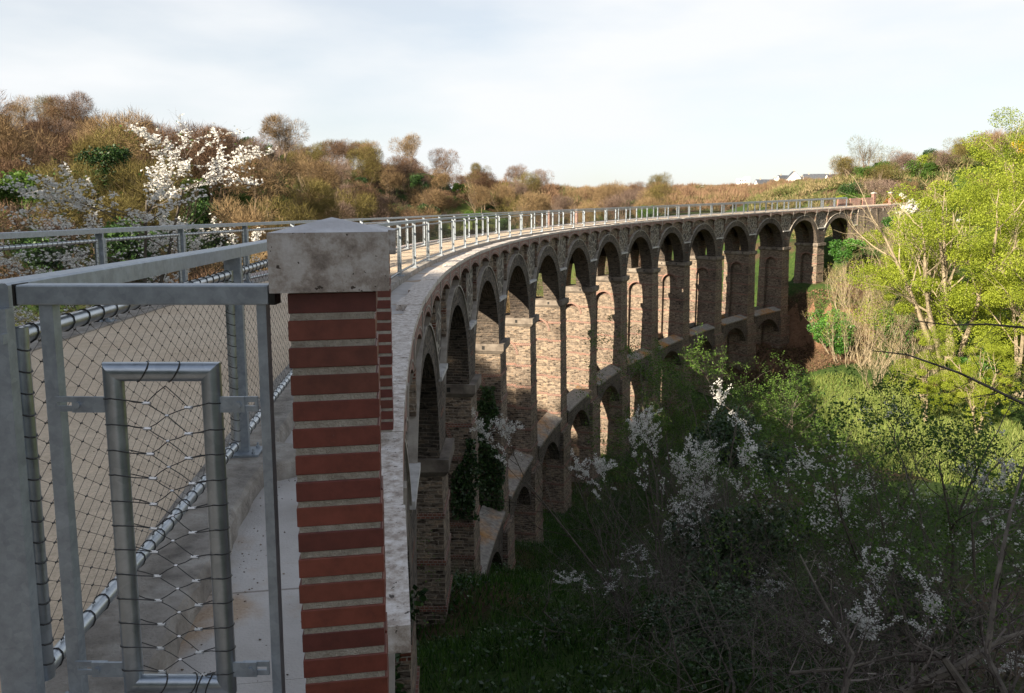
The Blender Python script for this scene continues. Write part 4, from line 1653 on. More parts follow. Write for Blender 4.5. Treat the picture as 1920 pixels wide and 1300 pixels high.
def skeleton(rs, stems, levels, gnarl=.18, up=.12):
    """stems: (p, d, L, r). levels: list of (children per branch, length ratio, angle, radius ratio). Returns per level (p0,p1,r0,r1) and the twig points"""
    segs = [[] for _ in range(len(levels) + 1)]
    cur = [(np.array(p, float), nrm(np.array(d, float)), L, r) for p, d, L, r in stems]
    tips = []
    for lv in range(len(levels) + 1):
        nxt = []
        for (p, d, L, r) in cur:
            k = max(2, 6 - lv)
            pts = [p]
            dd = d
            for q in range(k):
                dd = nrm(dd + rs.normal(size=3) * gnarl * (1 + .25 * lv) + np.array([0, 0, up]))
                pts.append(pts[-1] + dd * L / k)
            for q in range(k):
                ra = r * (1 - .72 * q / k)
                rb = r * (1 - .72 * (q + 1) / k)
                segs[lv].append((pts[q], pts[q + 1], ra, rb))
            if lv < len(levels):
                n, lr, ang, rr = levels[lv]
                n = max(1, int(n + rs.integers(-1, 2)))
                for c in range(n):
                    t = rs.uniform(.25, 1.0) ** .8 * k
                    q = min(int(t), k - 1)
                    f = t - q
                    pp = pts[q] * (1 - f) + pts[q + 1] * f
                    bd_ = nrm(pts[q + 1] - pts[q])
                    sd = nrm(np.cross(bd_, rs.normal(size=3)))
                    a_ = ang * rs.uniform(.6, 1.3)
                    nd_ = nrm(bd_ * math.cos(a_) + sd * math.sin(a_))
                    nxt.append((pp, nd_, L * lr * rs.uniform(.6, 1.2) * (1.15 - .5 * t / k), r * rr * (1 - .5 * t / k)))
            else:
                tips += pts[1:]
        cur = nxt
    return segs, np.array(tips)


def add_segs(mb, segs, sides, rnd_f=None):
    if not segs:
        return
    p0 = np.array([s_[0] for s_ in segs])
    p1_ = np.array([s_[1] for s_ in segs])
    r0 = np.array([s_[2] for s_ in segs])
    r1 = np.array([s_[3] for s_ in segs])
    mb.tubes(p0, p1_, r0, r1, sides, rnd=rng.random(len(segs)))


def crown_lumps(rs, n, rx, rz, zc, lump=None):
    """centres and radii of the leaf masses that make a crown"""
    c = []
    for _ in range(n):
        d = nrm(rs.normal(size=3))
        k = rs.uniform(.35, .85) if lump is None else rs.uniform(.2, 1.0) ** .6
        a_, b_ = lump or (.28, .5)
        tz = 1.0 - (.35 * max(d[2], 0) * k if lump else 0)
        c.append((d[0] * rx * k * tz, d[1] * rx * k * tz, zc + d[2] * rz * k, rs.uniform(a_, b_) * rx))
    return np.array(c)


def proto(name):
    e = bpy.data.objects.new(name, None)
    COL.objects.link(e)
    e.empty_display_size = .3
    return e


def bare_tree(rs, h, rx, ntw, mat_t, name="bare_tree", twigw=.036, lumps=13):
    """leafless tree: trunk and limbs, and a crown of fine twigs"""
    e = proto(name)
    tb, cw = MB(), MB()
    stems = [((rs.normal() * .5, rs.normal() * .5, -.6), (rs.normal() * .16, rs.normal() * .16, 1), h * .62, .013 * h) for _ in range(3)]
    segs, tips = skeleton(rs, stems, [(7, .72, .6, .55), (6, .55, .6, .5)], .10, .16)
    for lv, sg in enumerate(segs):
        add_segs(tb, sg, 5 if lv == 0 else 3)
    lm = crown_lumps(rs, lumps, rx, h * .33, h * .62)
    i = rs.integers(0, len(lm), ntw)
    d = nrm(rs.normal(size=(ntw, 3)))
    rr = rs.uniform(.25, 1.0, ntw) ** .5
    p = lm[i, :3] + d * (lm[i, 3] * rr)[:, None]
    p[:, 2] = np.maximum(p[:, 2], h * .12)
    dr = nrm(d * 1.1 + np.array([0, 0, .45]) + rs.normal(size=(ntw, 3)) * .6)
    cw.slivers(p, dr, rs.uniform(.35, .95, ntw) * (h / 9) ** .5, twigw, rs.random(ntw))
    tb.build("trunk", M['hillbark'], e)
    cw.build("crown", mat_t, e)
    return e


def leafy_tree(rs, h, rx, nl, leaf, mat_l, name="leafy_tree", lumps=14, trunk='bark', zc=.6, rzf=.36, stems=1, lo=.1, tr=.02, up=.4, lump=None, gap=0.0):
    e = proto(name)
    tb, cw = MB(), MB()
    st = [((rs.normal() * .25 * (stems > 1), rs.normal() * .25 * (stems > 1), -.6), (rs.normal() * .16, rs.normal() * .16, 1), h * .8, tr * h) for _ in range(stems)]
    segs, tips = skeleton(rs, st, [(9, .42, .8, .45), (5, .5, .7, .45)], .09, .1)
    for lv, sg in enumerate(segs):
        add_segs(tb, sg, 6 if lv == 0 else 3)
    lm = crown_lumps(rs, lumps, rx, h * rzf, h * zc, lump)
    i = rs.integers(0, len(lm), nl)
    d = nrm(rs.normal(size=(nl, 3)))
    rr = rs.uniform(.12, 1.0, nl) ** .45
    p = lm[i, :3] + d * (lm[i, 3] * rr)[:, None] * np.array([1, 1, .72])
    p[:, 2] = np.maximum(p[:, 2], h * lo)
    cl = lm[i, 3] * 0 + rs.random(len(lm))[i] * .5
    cw.leaves(p, rs.uniform(.7, 1.3, nl) * leaf, np.clip(cl + rs.random(nl) * .6, 0, 1), .65, up)
    tb.build("trunk", M[trunk], e)
    cw.build("crown", mat_l, e)
    return e


def thicket(rs, h, spread, stems, lev, twig_mat, leaf_mat=None, nleaf=0, leaf=.05, bloss=0, bsize=.035, name="shrub", rad=.03, up=.05, gn=.2, sides=3, tipleaf=True, bl_above=0.0, spray=(9, .95)):
    """many-stemmed bush drawn branch by branch, with leaves or blossom on the twigs"""
    e = proto(name)
    st = []
    for _ in range(stems):
        a_ = rs.uniform(0, 2 * math.pi)
        t = rs.uniform(0, 1) ** .6 * spread
        st.append(((math.cos(a_) * t * .35, math.sin(a_) * t * .35, -.4), (math.cos(a_) * t / h * 1.1, math.sin(a_) * t / h * 1.1, 1), h * rs.uniform(.7, 1.05), rad * rs.uniform(.6, 1.2)))
    segs, tips = skeleton(rs, st, lev, gn, up)
    tb, fine = MB(), MB()
    for lv, sg in enumerate(segs):
        add_segs(tb if lv < 2 else fine, sg, 5 if lv < 1 else sides)
    tb.build("stems", M['bark'] if twig_mat != 'dryshrub' else M['palebark'], e)
    if fine.n:
        fine.build("twigs", M[twig_mat], e)
    if nleaf:
        cw = MB()
        i = rs.integers(0, len(tips), nleaf)
        p = tips[i] + rs.normal(size=(nleaf, 3)) * .07
        cw.leaves(p, rs.uniform(.6, 1.3, nleaf) * leaf, rs.random(nleaf), .7, .35)
        cw.build("foliage", M[leaf_mat], e)
    if bloss:
        bw_ = MB()
        # blossom runs along whole twigs, in a few sprays
        lv_ = min(2, len(segs) - 1)
        A_ = np.array([q[0] for q in segs[lv_]])
        B_ = np.array([q[1] for q in segs[lv_]])
        hi = np.where(A_[:, 2] > h * bl_above)[0]
        anc = A_[hi[rs.integers(0, len(hi), spray[0])]]
        near = np.min(np.linalg.norm(A_[:, None, :] - anc[None], axis=2), axis=1) < spray[1]
        pick = np.where(near & (rs.random(len(A_)) < .8))[0]
        i = pick[rs.integers(0, len(pick), bloss)]
        t_ = rs.random(bloss)[:, None]
        p = A_[i] * (1 - t_) + B_[i] * t_ + rs.normal(size=(bloss, 3)) * .035
        pp = np.repeat(p, 3, 0)
        bw_.leaves(pp + rs.normal(size=pp.shape) * bsize * .25, rs.uniform(.7, 1.25, len(pp)) * bsize, rs.random(len(pp)), .9, .2)
        bw_.build("blossom", M['blossom'], e)
    return e


def place(e, x, y, z=None, rz=None, sc=1.0, label=None, cat=None, group=None, first=None, m_over=None, sink=0.0):
    """put the prototype itself down the first time, copies of it afterwards"""
    if not e.get("used"):
        e["used"] = 1
        o = e
    else:
        o = e.copy()
        COL.objects.link(o)
        for k in list(e.children):
            c = k.copy()
            COL.objects.link(c)
            c.parent = o
        if "used" in o:
            pass
    o.location = (x, y, (gz(x, y) if z is None else z) - sink)
    o.rotation_euler = (0, 0, rng.uniform(0, 6.28) if rz is None else rz)
    o.scale = (sc, sc, sc * rng.uniform(.92, 1.08)) if np.isscalar(sc) else sc
    for k in ("label", "category", "group"):
        if k in o:
            del o[k]
    tag(o, label, cat, group)
    if m_over is not None:
        for c in o.children:
            if c.name.split('.')[0] in ("crown", "twigs"):
                c.material_slots[0].link = 'OBJECT'
                c.material_slots[0].material = m_over
    return o


def at_px(pxx, D):
    """ground position in the direction of photo column pxx at forward distance D"""
    return (pxx - 960) / FOC * D, D


rs = np.random.default_rng(11)
G_HILL = "trees of the wood on the hillside beyond the path"
bare = [bare_tree(rs, 8.5, 4.0, 7000, M['russet']), bare_tree(rs, 9.5, 4.4, 7600, M['russet']), bare_tree(rs, 7.5, 4.2, 6600, M['russet']), bare_tree(rs, 11, 4.4, 7600, M['russet'], lumps=8),
        bare_tree(rs, 6.5, 3.6, 6000, M['russet'], lumps=7)]
grn = [leafy_tree(rs, 8, 3.8, 4200, .34, M['green']), leafy_tree(rs, 6.5, 3.6, 3800, .32, M['dkgreen'], name="evergreen_tree"), leafy_tree(rs, 9.5, 4.0, 4600, .34, M['dkgreen'], name="evergreen_tree")]
open_t = [bare_tree(rs, 10, 4.2, 1500, M['greybrown'], name="open_tree", lumps=14), bare_tree(rs, 9, 4.6, 1300, M['greybrown'], name="open_tree", lumps=14)]

LB = {'russet': "leafless russet-brown tree in the hillside wood", 'tan': "leafless tan tree low in the hillside wood", 'greybrown': "leafless grey-brown tree in the hillside wood", 'olive': "olive-tinted budding tree in the hillside wood"}
hill_pts = []


def blocked(x, y, marg=5.0):
    ro, th = rad_th(x, y)
    return (-.8 < th < 1.35) and (-marg < ro < 5.5 + marg)


tries = 0
cand = []
while tries < 16000 and len(cand) < 390:
    tries += 1
    D = math.sqrt(rng.uniform(52 ** 2, 330 ** 2)) if rng.random() < .6 else rng.uniform(52, 200)
    p_ = rng.uniform(-90, 1240)
    x, y = at_px(p_, D)
    if blocked(x, y, 12):
        continue
    ro, th = rad_th(x, y)
    if ro < 8:
        continue
    z = gz(x, y)
    if z < -7.5 and D > 110:
        continue      # meadow stays open
    md = 4.3 + D * .010
    if any((x - a) ** 2 + (y - b) ** 2 < md * md for a, b in cand):
        continue
    cand.append((x, y))
for (x, y) in cand:
    D = y
    u = rng.random()
    z = gz(x, y)
    pxx = 960 + x / y * FOC
    if u < .64:
        e = bare[rng.integers(0, 5)]
        w = rng.random()
        if z < 1 and w < .3:
            mk = 'tan'
        else:
            mk = 'russet' if w < .5 else ('greybrown' if w < .78 else ('olive' if w < .9 else 'tan'))
        place(e, x, y, None, None, rng.uniform(.95, 1.4) * (.85 if D < 85 else 1.0), LB[mk], "tree", G_HILL, m_over=M[mk], sink=.4)
    elif u < .74:
        place(grn[0], x, y, None, None, rng.uniform(.55, .95), "fresh green tree among the bare ones on the hillside", "tree", G_HILL, sink=.4)
    else:
        e = grn[1 + rng.integers(0, 2)]
        place(e, x, y, None, None, rng.uniform(.6, 1.0), "dark evergreen tree among the bare ones on the hillside", "tree", G_HILL, sink=.4)
# thin open crowns on the skyline
for pxx, D in ((560, 205), (600, 214), (625, 212), (655, 222), (690, 226), (760, 245), (800, 250), (905, 290), (935, 296), (1035, 325), (1060, 328), (1085, 330), (30, 104), (70, 110), (120, 120), (300, 165), (390, 182)):
    x, y = at_px(pxx, D)
    place(open_t[rng.integers(0, 2)], x, y, None, None, rng.uniform(.5, .72), "thin open-crowned bare tree on the skyline of the wooded ridge", "tree", "bare trees on the ridge skyline", sink=.3)


def undergrowth():
    mb = MB()
    for _ in range(2600):
        D = rng.uniform(50, 300)
        x, y = at_px(rng.uniform(-90, 1180), D)
        ro, th = rad_th(x, y)
        zz = gz(x, y)
        if ro < 12 or blocked(x, y, 10) or (zz < -7 and D > 110):
            continue
        k = 130
        r_ = rng.uniform(1.2, 2.2)
        d = nrm(rng.normal(size=(k, 3)))
        d[:, 2] = np.abs(d[:, 2])
        p = np.array([x, y, zz - .1]) + d * np.array([r_, r_, r_ * .9]) * rng.uniform(.4, 1, (k, 1))
        mb.slivers(p, nrm(d * .7 + np.array([0, 0, .6]) + rng.normal(size=(k, 3)) * .6), rng.uniform(.3, .7, k), .03 + D * .0005, np.clip(rng.random() * .75 + rng.random(k) * .4, 0, 1))
    o = mb.build("undergrowth", M['under'])
    tag(o, "brown and dark green undergrowth between the trees of the hillside", "undergrowth", kind="stuff")


M['under'] = rnd_mat("undergrowth", [(0.0, (0.018, 0.032, 0.01)), (0.4, (0.04, 0.045, 0.017)), (0.7, (0.085, 0.052, 0.03)), (1.0, (0.14, 0.088, 0.05))], 0.9, 0.1, 0, 0.5, 0.05)
undergrowth()


def scrub():
    mb = MB()
    n = 0
    while n < 2300:
        D = rng.uniform(98, 240)
        x, y = at_px(rng.uniform(1400, 2020), D)
        ro, th = rad_th(x, y)
        n += 1
        if blocked(x, y, 2.5) or gz(x, y) < -3:
            continue
        k = 120
        r_ = rng.uniform(1.1, 2.3)
        d = nrm(rng.normal(size=(k, 3)))
        d[:, 2] = np.abs(d[:, 2])
        p = np.array([x, y, gz(x, y) - .1]) + d * np.array([r_, r_, r_ * .75]) * rng.uniform(.4, 1, (k, 1))
        mb.slivers(p, nrm(d * .7 + np.array([0, 0, .6]) + rng.normal(size=(k, 3)) * .6), rng.uniform(.4, .9, k), .13, np.clip(rng.random() * .75 + rng.random(k) * .4, 0, 1))
    o = mb.build("scrub", M['scrub'])
    tag(o, "brown and green scrub carpeting the right hill behind the shrubs", "scrub", kind="stuff")


M['scrub'] = rnd_mat("scrub", [(0.0, (0.05, 0.075, 0.02)), (0.4, (0.11, 0.125, 0.035)), (0.7, (0.19, 0.15, 0.07)), (1.0, (0.27, 0.21, 0.11))], 0.9, 0.15, 0, 0.5, 0.05)
scrub()

# far wood across the valley: reads as one mass
def far_wood():
    mb = MB()
    n = 0
    pts = []
    for _ in range(1500):
        D = rng.uniform(235, 560)
        p_ = rng.uniform(880, 1780)
        x, y = at_px(p_, D)
        ro, th = rad_th(x, y)
        if gz(x, y) < -3.5:
            continue
        pts.append((x, y))
    pts = np.array(pts)
    z = ground_z(pts[:, 0], pts[:, 1])
    for (x, y), zz in zip(pts, z):
        k = 260
        r_ = rng.uniform(3.0, 4.8)
        h_ = rng.uniform(4.5, 7.5)
        d = nrm(rng.normal(size=(k, 3)))
        d[:, 2] = np.abs(d[:, 2])
        p = np.array([x, y, zz + h_ * .45]) + d * np.array([r_, r_, h_ * .5]) * rng.uniform(.5, 1, (k, 1))
        dr = nrm(d * .8 + np.array([0, 0, .7]) + rng.normal(size=(k, 3)) * .5)
        mb.slivers(p, dr, rng.uniform(1.0, 2.2, k), .16, np.clip(rng.random() * .7 + rng.random(k) * .5, 0, 1))
    o = mb.build("woodland", M['russetfar'])
    tag(o, "far brown leafless wood covering the valley side behind the viaduct railing", "wood", kind="stuff")


M['russetfar'] = rnd_mat("far_twig", [(0.0, (0.085, 0.05, 0.03)), (0.35, (0.17, 0.10, 0.06)), (0.7, (0.225, 0.14, 0.085)), (0.9, (0.17, 0.13, 0.06)), (1.0, (0.06, 0.075, 0.02))], 0.9, 0.1, 0, 0.5, 0.02)
far_wood()

# occluding trees up-sun, on the wooded bank behind the camera
rsb = np.random.default_rng(3)
for q_ in np.arange(-43, 30, 1.1):
    p_ = 35 + rsb.uniform(-2.0, 2.0)
    x, y = q_ * .688 - p_ * .725, -q_ * .725 - p_ * .688
    place(grn[2], x, y, None, None, rsb.uniform(.27, .38), "dark tree on the bank behind the viewpoint", "tree", "trees on the bank behind the viewpoint", sink=.4)

# ------------------------------------------------------------------ the blossoming cherry left of the path
rs = np.random.default_rng(5)
ch = thicket(rs, 11.8, 1.2, 3, [(24, .30, 1.1, .45), (9, .5, .8, .5), (5, .5, .7, .5)], 'darktwig', 'green', 1500, .05, 15000, .038, name="cherry_tree", rad=.085, up=.05, gn=.09, bl_above=.58, spray=(160, 1.3))
cx_, cy_ = at_px(225, 19.5)
place(ch, cx_, cy_, None, 2.2, (1.5, 1.5, 1.03), "cherry tree in white blossom beyond the left railing", "tree")
bb = [thicket(np.random.default_rng(6 + k), 5.5, 4.0, 7, [(8, .5, .8, .5), (6, .5, .8, .5), (4, .5, .7, .5)], 'darktwig', 'green', 1800, .06, 9000 if k == 0 else 0, .04, name="blossom_shrub" if k == 0 else "bramble_shrub", rad=.03, up=.05, spray=(40, 1.2), bl_above=.35) for k in range(2)]
for k, (p_, D, sc, lab, e) in enumerate((
        (150, 17, .78, "low blossoming shrub left of the cherry tree, behind the railing", bb[0]), (440, 20, 1.18, "low blossoming shrub right of the cherry tree, behind the railing", bb[0]), (40, 14, .9, "dusky leafless shrub at the left edge behind the railing", bb[1]),
        (90, 27, .85, "yellow-green twiggy shrub left of the cherry behind the railing", bb[1]), (-60, 20, 1.2, "dusky shrub partly cut by the left edge of the photo", bb[1]), (400, 26, .8, "twiggy shrub behind the cherry tree", bb[1]), (260, 13, .8, "dark twiggy shrub under the cherry tree, close to the railing", bb[1]))):
    x, y = at_px(p_, D)
    place(e, x, y, None, .9 + 1.3 * k, sc, lab, "shrub", "shrubs below the left railing")

# ------------------------------------------------------------------ right: sunlit trees and shrubs
rs = np.random.default_rng(21)
lime1 = leafy_tree(rs, 17.5, 6.6, 85000, .11, M['lime'], name="lime_green_tree", lumps=80, trunk='palebark', zc=.58, rzf=.46, stems=5, lo=.08, tr=.013, lump=(.10, .26), gap=.30)
lime2 = leafy_tree(rs, 14, 5.2, 55000, .11, M['lime'], name="lime_green_tree", lumps=60, trunk='palebark', zc=.56, rzf=.46, stems=4, lo=.10, tr=.013, lump=(.10, .28), gap=.30)
for (p_, D, e, sc, lab) in ((1800, 64, lime1, 1.2, "tallest bright lime-green tree with several pale stems, in full sun on the right"), (1925, 60, lime2, 1.08, "lime-green tree cut by the right edge of the photo"), (1735, 78, lime2, 1.0, "smaller lime-green tree just right of the end of the viaduct"), (1880, 78, lime2, 1.25, "lime-green tree standing behind the tallest one"), (1760, 58, lime2, .55, "low lime-green tree at the foot of the tallest one"), (1860, 54, lime2, .5, "low lime-green tree beside the red soil patch")):
    x, y = at_px(p_, D)
    place(e, x, y, None, None, sc, lab, "tree", "sunlit lime-green trees on the right")
dry = [thicket(np.random.default_rng(31 + k), 6.0, 4.2, 16, [(8, .5, .55, .5), (6, .5, .65, .5)], 'dryshrub', 'lime' if k else None, 0 if k == 0 else 700, .12, 0, name="dry_shrub", rad=.05, up=.1, gn=.12) for k in range(2)]
dl = ["tan leafless shrub below the end arch of the viaduct", "tan leafless shrub in the middle of the sunny slope", "tan leafless shrub at the bottom of the sunny slope beside the meadow", "tan leafless shrub under the abutment wall", "budding tan shrub left of the lime-green trees", "tan shrub at the edge of the viaduct's shadow", "budding tan shrub under the tallest lime-green tree"]
for k, (p_, D, sc) in enumerate(((1590, 92, 1.05), (1640, 86, 1.15), (1640, 77, 1.0), (1640, 97, .9), (1690, 90, 1.1), (1585, 84, .85), (1720, 72, 1.0), (1600, 78, .9), (1660, 71, .85), (1690, 80, 1.0))):
    x, y = at_px(p_, D)
    place(dry[k % 2], x, y, None, None, sc, dl[k] if k < len(dl) else "tan leafless shrub on the sunny slope right of the last pier", "shrub", "dry shrubs on the sunny slope")
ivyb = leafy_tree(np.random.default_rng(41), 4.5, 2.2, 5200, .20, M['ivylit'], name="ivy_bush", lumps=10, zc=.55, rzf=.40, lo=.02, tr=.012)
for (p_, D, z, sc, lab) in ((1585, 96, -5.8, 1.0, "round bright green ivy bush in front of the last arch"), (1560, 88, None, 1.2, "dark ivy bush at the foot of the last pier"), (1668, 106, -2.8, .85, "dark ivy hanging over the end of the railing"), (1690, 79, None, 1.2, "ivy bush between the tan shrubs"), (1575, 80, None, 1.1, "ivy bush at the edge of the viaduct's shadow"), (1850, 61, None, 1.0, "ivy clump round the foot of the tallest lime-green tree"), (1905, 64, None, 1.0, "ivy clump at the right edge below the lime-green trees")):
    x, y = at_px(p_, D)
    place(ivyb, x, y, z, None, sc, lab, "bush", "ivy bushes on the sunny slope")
# hill on the right behind
wb = thicket(np.random.default_rng(43), 4.0, 2.6, 8, [(7, .5, .7, .5), (5, .5, .7, .5)], 'dryshrub', 'lime', 500, .1, 2600, .12, name="white_shrub", rad=.04)
x, y = at_px(1722, 102)
place(wb, x, y, None, None, 1.1, "white blossoming shrub above the end of the viaduct", "shrub", "white shrubs near the viaduct's end")
x, y = at_px(1690, 107)
place(wb, x, y, None, None, .7, "small white blossoming shrub beside the last railing post", "shrub", "white shrubs near the viaduct's end")
rb_ = leafy_tree(np.random.default_rng(44), 2.6, 1.7, 1800, .16, M['rust'], name="rust_shrub", lumps=6, zc=.55, rzf=.4, lo=.02)
x, y = at_px(1672, 116)
place(rb_, x, y, None, None, 1.0, "rust-coloured shrub just behind the end of the railing", "shrub")
gorse = leafy_tree(np.random.default_rng(45), 2.4, 1.8, 1600, .2, M['yellowflower'], name="gorse_bush", lumps=6, zc=.5, rzf=.4, lo=.02)
for (p_, D, sc, lab) in ((1905, 122, 1.2, "yellow gorse bush at the right edge of the skyline"), (1880, 118, .8, "small yellow gorse bush below the skyline on the right"), (1640, 128, .5, "smallest yellow gorse bush, low on the right hill above the railing's end")):
    x, y = at_px(p_, D)
    place(gorse, x, y, None, None, sc, lab, "bush", "gorse bushes on the right hill")
hs = [leafy_tree(np.random.default_rng(51 + k), 5.0, 3.2, 3000, .26, M[m_], name="hill_shrub", lumps=9, zc=.5, rzf=.42, lo=.02) for k, m_ in enumerate(('green', 'lime', 'dkgreen'))]
hb = [bare_tree(np.random.default_rng(55 + k), 5.2, 3.0, 3200, M['olive'], name="bare_hill_shrub", lumps=9) for k in range(2)]
G_R = "shrubs on the right hill behind the viaduct's end"
n_ = 0
pts_ = []
for _ in range(1500):
    D = rng.uniform(100, 175)
    p_ = rng.uniform(1560, 1990)
    x, y = at_px(p_, D)
    if blocked(x, y, 4) or D < 104 - (p_ - 1700) * .1:
        continue
    if any((x - a) ** 2 + (y - b) ** 2 < 3.3 ** 2 for a, b in pts_):
        continue
    pts_.append((x, y))
    u = rng.random()
    sc = rng.uniform(.55, .95)
    if u < .24:
        place(hs[0], x, y, None, None, sc, "green rounded shrub on the right hill", "shrub", G_R)
    elif u < .44:
        place(hs[1], x, y, None, None, sc * .9, "yellow-green shrub on the right hill", "shrub", G_R)
    elif u < .54:
        place(hs[2], x, y, None, None, sc * .85, "dark green shrub on the right hill", "shrub", G_R)
    else:
        mk = ('olive', 'tan', 'greybrown')[rng.integers(0, 3)]
        place(hb[rng.integers(0, 2)], x, y, None, None, sc, {'olive': "olive twiggy shrub on the right hill", 'tan': "tan twiggy shrub on the right hill", 'greybrown': "grey-brown twiggy shrub on the right hill"}[mk], "shrub", G_R, m_over=M[mk])
    if len(pts_) > 150:
        break
x, y = at_px(1868, 128)
place(hb[0], x, y, None, None, 1.1, "grey-brown bare bush standing highest on the right skyline", "shrub", G_R, m_over=M['greybrown'])
for p_, D, lab in ((1610, 140, "pale open tree at the left end of the right hill"), (1640, 150, "second pale open tree on the right hill's left shoulder")):
    x, y = at_px(p_, D)
    place(open_t[0], x, y, None, None, .85, lab, "tree", G_R, m_over=M['olive'])

# ------------------------------------------------------------------ foreground thicket on the slope to the right
LV3 = [(8, .52, .75, .5), (7, .5, .8, .5), (5, .5, .75, .5)]
bt = [thicket(np.random.default_rng(61 + k), 6.5, 3.4, 7, LV3, 'darktwig', 'green', 500 if k != 1 else 150, .045, (3400, 900, 0)[k], .036, name=("blackthorn", "blackthorn", "bare_thorn")[k], rad=.045, up=.06, gn=.17, bl_above=(.66, .55, 0)[k], spray=((11, .8), (4, .7), (1, 1))[k]) for k in range(3)]
hw = thicket(np.random.default_rng(71), 7.0, 3.6, 5, [(9, .5, .8, .5), (7, .5, .8, .5), (5, .5, .75, .5)], 'darktwig', 'green', 17000, .065, 0, name="hawthorn", rad=.06, up=.04, gn=.15)
hw2 = thicket(np.random.default_rng(72), 6.5, 3.6, 5, [(9, .5, .85, .5), (6, .5, .85, .5), (5, .5, .75, .5)], 'darktwig', 'green', 11000, .06, 700, .04, name="hawthorn", rad=.055, up=.0, gn=.15)
G_T = "thorn bushes of the thicket on the near slope"
for kf, (e, p_, D, top, lab, cat) in enumerate((
        # e, photo column, distance, photo row of its top
        (hw, 1350, 37, 640, "leafy green hawthorn in front of the bracing arches", "tree"),
        (hw, 1460, 42, 680, "green hawthorn half hidden behind the blossoming thorn", "tree"),
        (hw, 1265, 40, 690, "green hawthorn close against the middle piers", "tree"),
        (bt[0], 1255, 24, 725, "tall blackthorn in white blossom before the middle piers", "shrub"),
        (bt[0], 1500, 22, 672, "blackthorn in blossom with a tall flowering spray, in front of the sunny meadow", "shrub"),
        (bt[0], 1235, 17, 960, "low blackthorn with blossom reaching left over the grass", "shrub"),
        (bt[1], 1320, 16, 870, "grey tangled blackthorn with little blossom in the thicket's middle", "shrub"),
        (bt[2], 1420, 14, 930, "bare grey thorn bush in the thicket's middle", "shrub"),
        (bt[2], 1230, 13, 1020, "bare dark thorn bush low at the thicket's left", "shrub"),
        (hw2, 1560, 15, 850, "hawthorn with small leaves in the middle of the thicket", "tree"),
        (hw2, 1790, 13, 700, "dark hawthorn against the sunny slope, its branches spreading left", "tree"),
        (hw2, 1930, 14, 640, "hawthorn at the right edge of the photo", "tree"),
        (bt[1], 1680, 12, 930, "thorn bush with scattered blossom right of the thicket's middle", "shrub"),
        (bt[0], 1840, 11, 960, "thorn bush with white blossom low on the right", "shrub"),
        (bt[2], 1560, 9.5, 1080, "bare thorn bush near the bottom edge", "shrub"),
        (bt[2], 1780, 9.0, 1080, "bare thorn bush in the bottom right corner", "shrub"),
        (bt[1], 1130, 15, 1080, "low thorn bush beside the grass bank", "shrub"),
        (bt[2], 1360, 9.5, 1120, "bare thorn bush at the bottom edge, left of the fallen branches", "shrub"),
        (hw2, 1660, 24, 800, "hawthorn behind the thicket, next to the meadow", "tree"),
        (bt[2], 1190, 16, 940, "bare thorn bush at the thicket's left edge beside the grass", "shrub"),
        (bt[2], 1310, 19, 830, "bare grey thorn bush below the white spray in the middle", "shrub"),
        (bt[0], 1400, 18, 800, "blackthorn with a few white sprays between the two tall blossoming ones", "shrub"),
        (bt[1], 1245, 17, 880, "grey thorn bush with faint blossom at the foot of the tall blackthorn", "shrub"),
        (bt[2], 1500, 15, 880, "bare thorn bush under the tall flowering spray", "shrub"),
        (bt[2], 1950, 9.0, 900, "bare thorn bush cut by the right edge", "shrub"))):
    x, y = at_px(p_, D)
    ztop = at(p_, top, D).z
    g = gz(x, y)
    hh = max(ztop - g, 1.5)
    ref = {hw.name: 7.4, hw2.name: 6.8}.get(e.name, 7.4)
    s_ = hh / (ref * 1.05)
    place(e, x, y, None, kf * 2.1 + .4, (s_ * 1.05 if s_ > .6 else .62, s_ * 1.05 if s_ > .6 else .62, s_), lab, cat, G_T)
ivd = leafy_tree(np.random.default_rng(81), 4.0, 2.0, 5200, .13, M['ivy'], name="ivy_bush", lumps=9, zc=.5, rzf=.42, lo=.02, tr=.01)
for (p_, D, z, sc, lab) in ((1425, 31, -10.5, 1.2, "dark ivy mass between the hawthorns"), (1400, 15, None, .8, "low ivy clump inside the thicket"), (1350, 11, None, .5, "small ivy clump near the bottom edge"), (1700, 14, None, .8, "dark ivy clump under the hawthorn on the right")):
    x, y = at_px(p_, D)
    place(ivd, x, y, z, None, sc, lab, "bush", "dark ivy bushes in the thicket")


# thick bare branches lying across the lower right corner
def fallen(pts, r, lab):
    rs2 = np.random.default_rng(int(abs(pts[0][0] * 10)) % 1000)
    P = [np.array(tuple(at(a, b, c))) for a, b, c in pts]
    st = MB()
    fine = []
    n = len(P)
    for k in range(n - 1):
        m_ = 5
        for q in range(m_):
            A = P[k] + (P[k + 1] - P[k]) * q / m_
            B = P[k] + (P[k + 1] - P[k]) * (q + 1) / m_
            t = (k + q / m_) / (n - 1)
            st.tubes([A], [B], r * (1 - .7 * t), r * (1 - .7 * (t + 1 / m_ / (n - 1))), 6)
            d = nrm(np.array(B) - np.array(A))
            for _ in range(2):
                if rs2.random() < .55:
                    sd = nrm(np.cross(d, rs2.normal(size=3)))
                    fine.append((A, nrm(d * .8 + sd), rs2.uniform(.25, .7), r * .35 * (1 - .6 * t)))
    o = st.build("fallen_branch", M['bark'])
    if fine:
        sg, _ = skeleton(rs2, fine, [(3, .6, .6, .6)], .15, .02)
        f2 = MB()
        for s_ in sg:
            add_segs(f2, s_, 3)
        f2.build("twigs", M['darktwig'], o)
    tag(o, lab, "branch", "bare branches lying across the thicket")


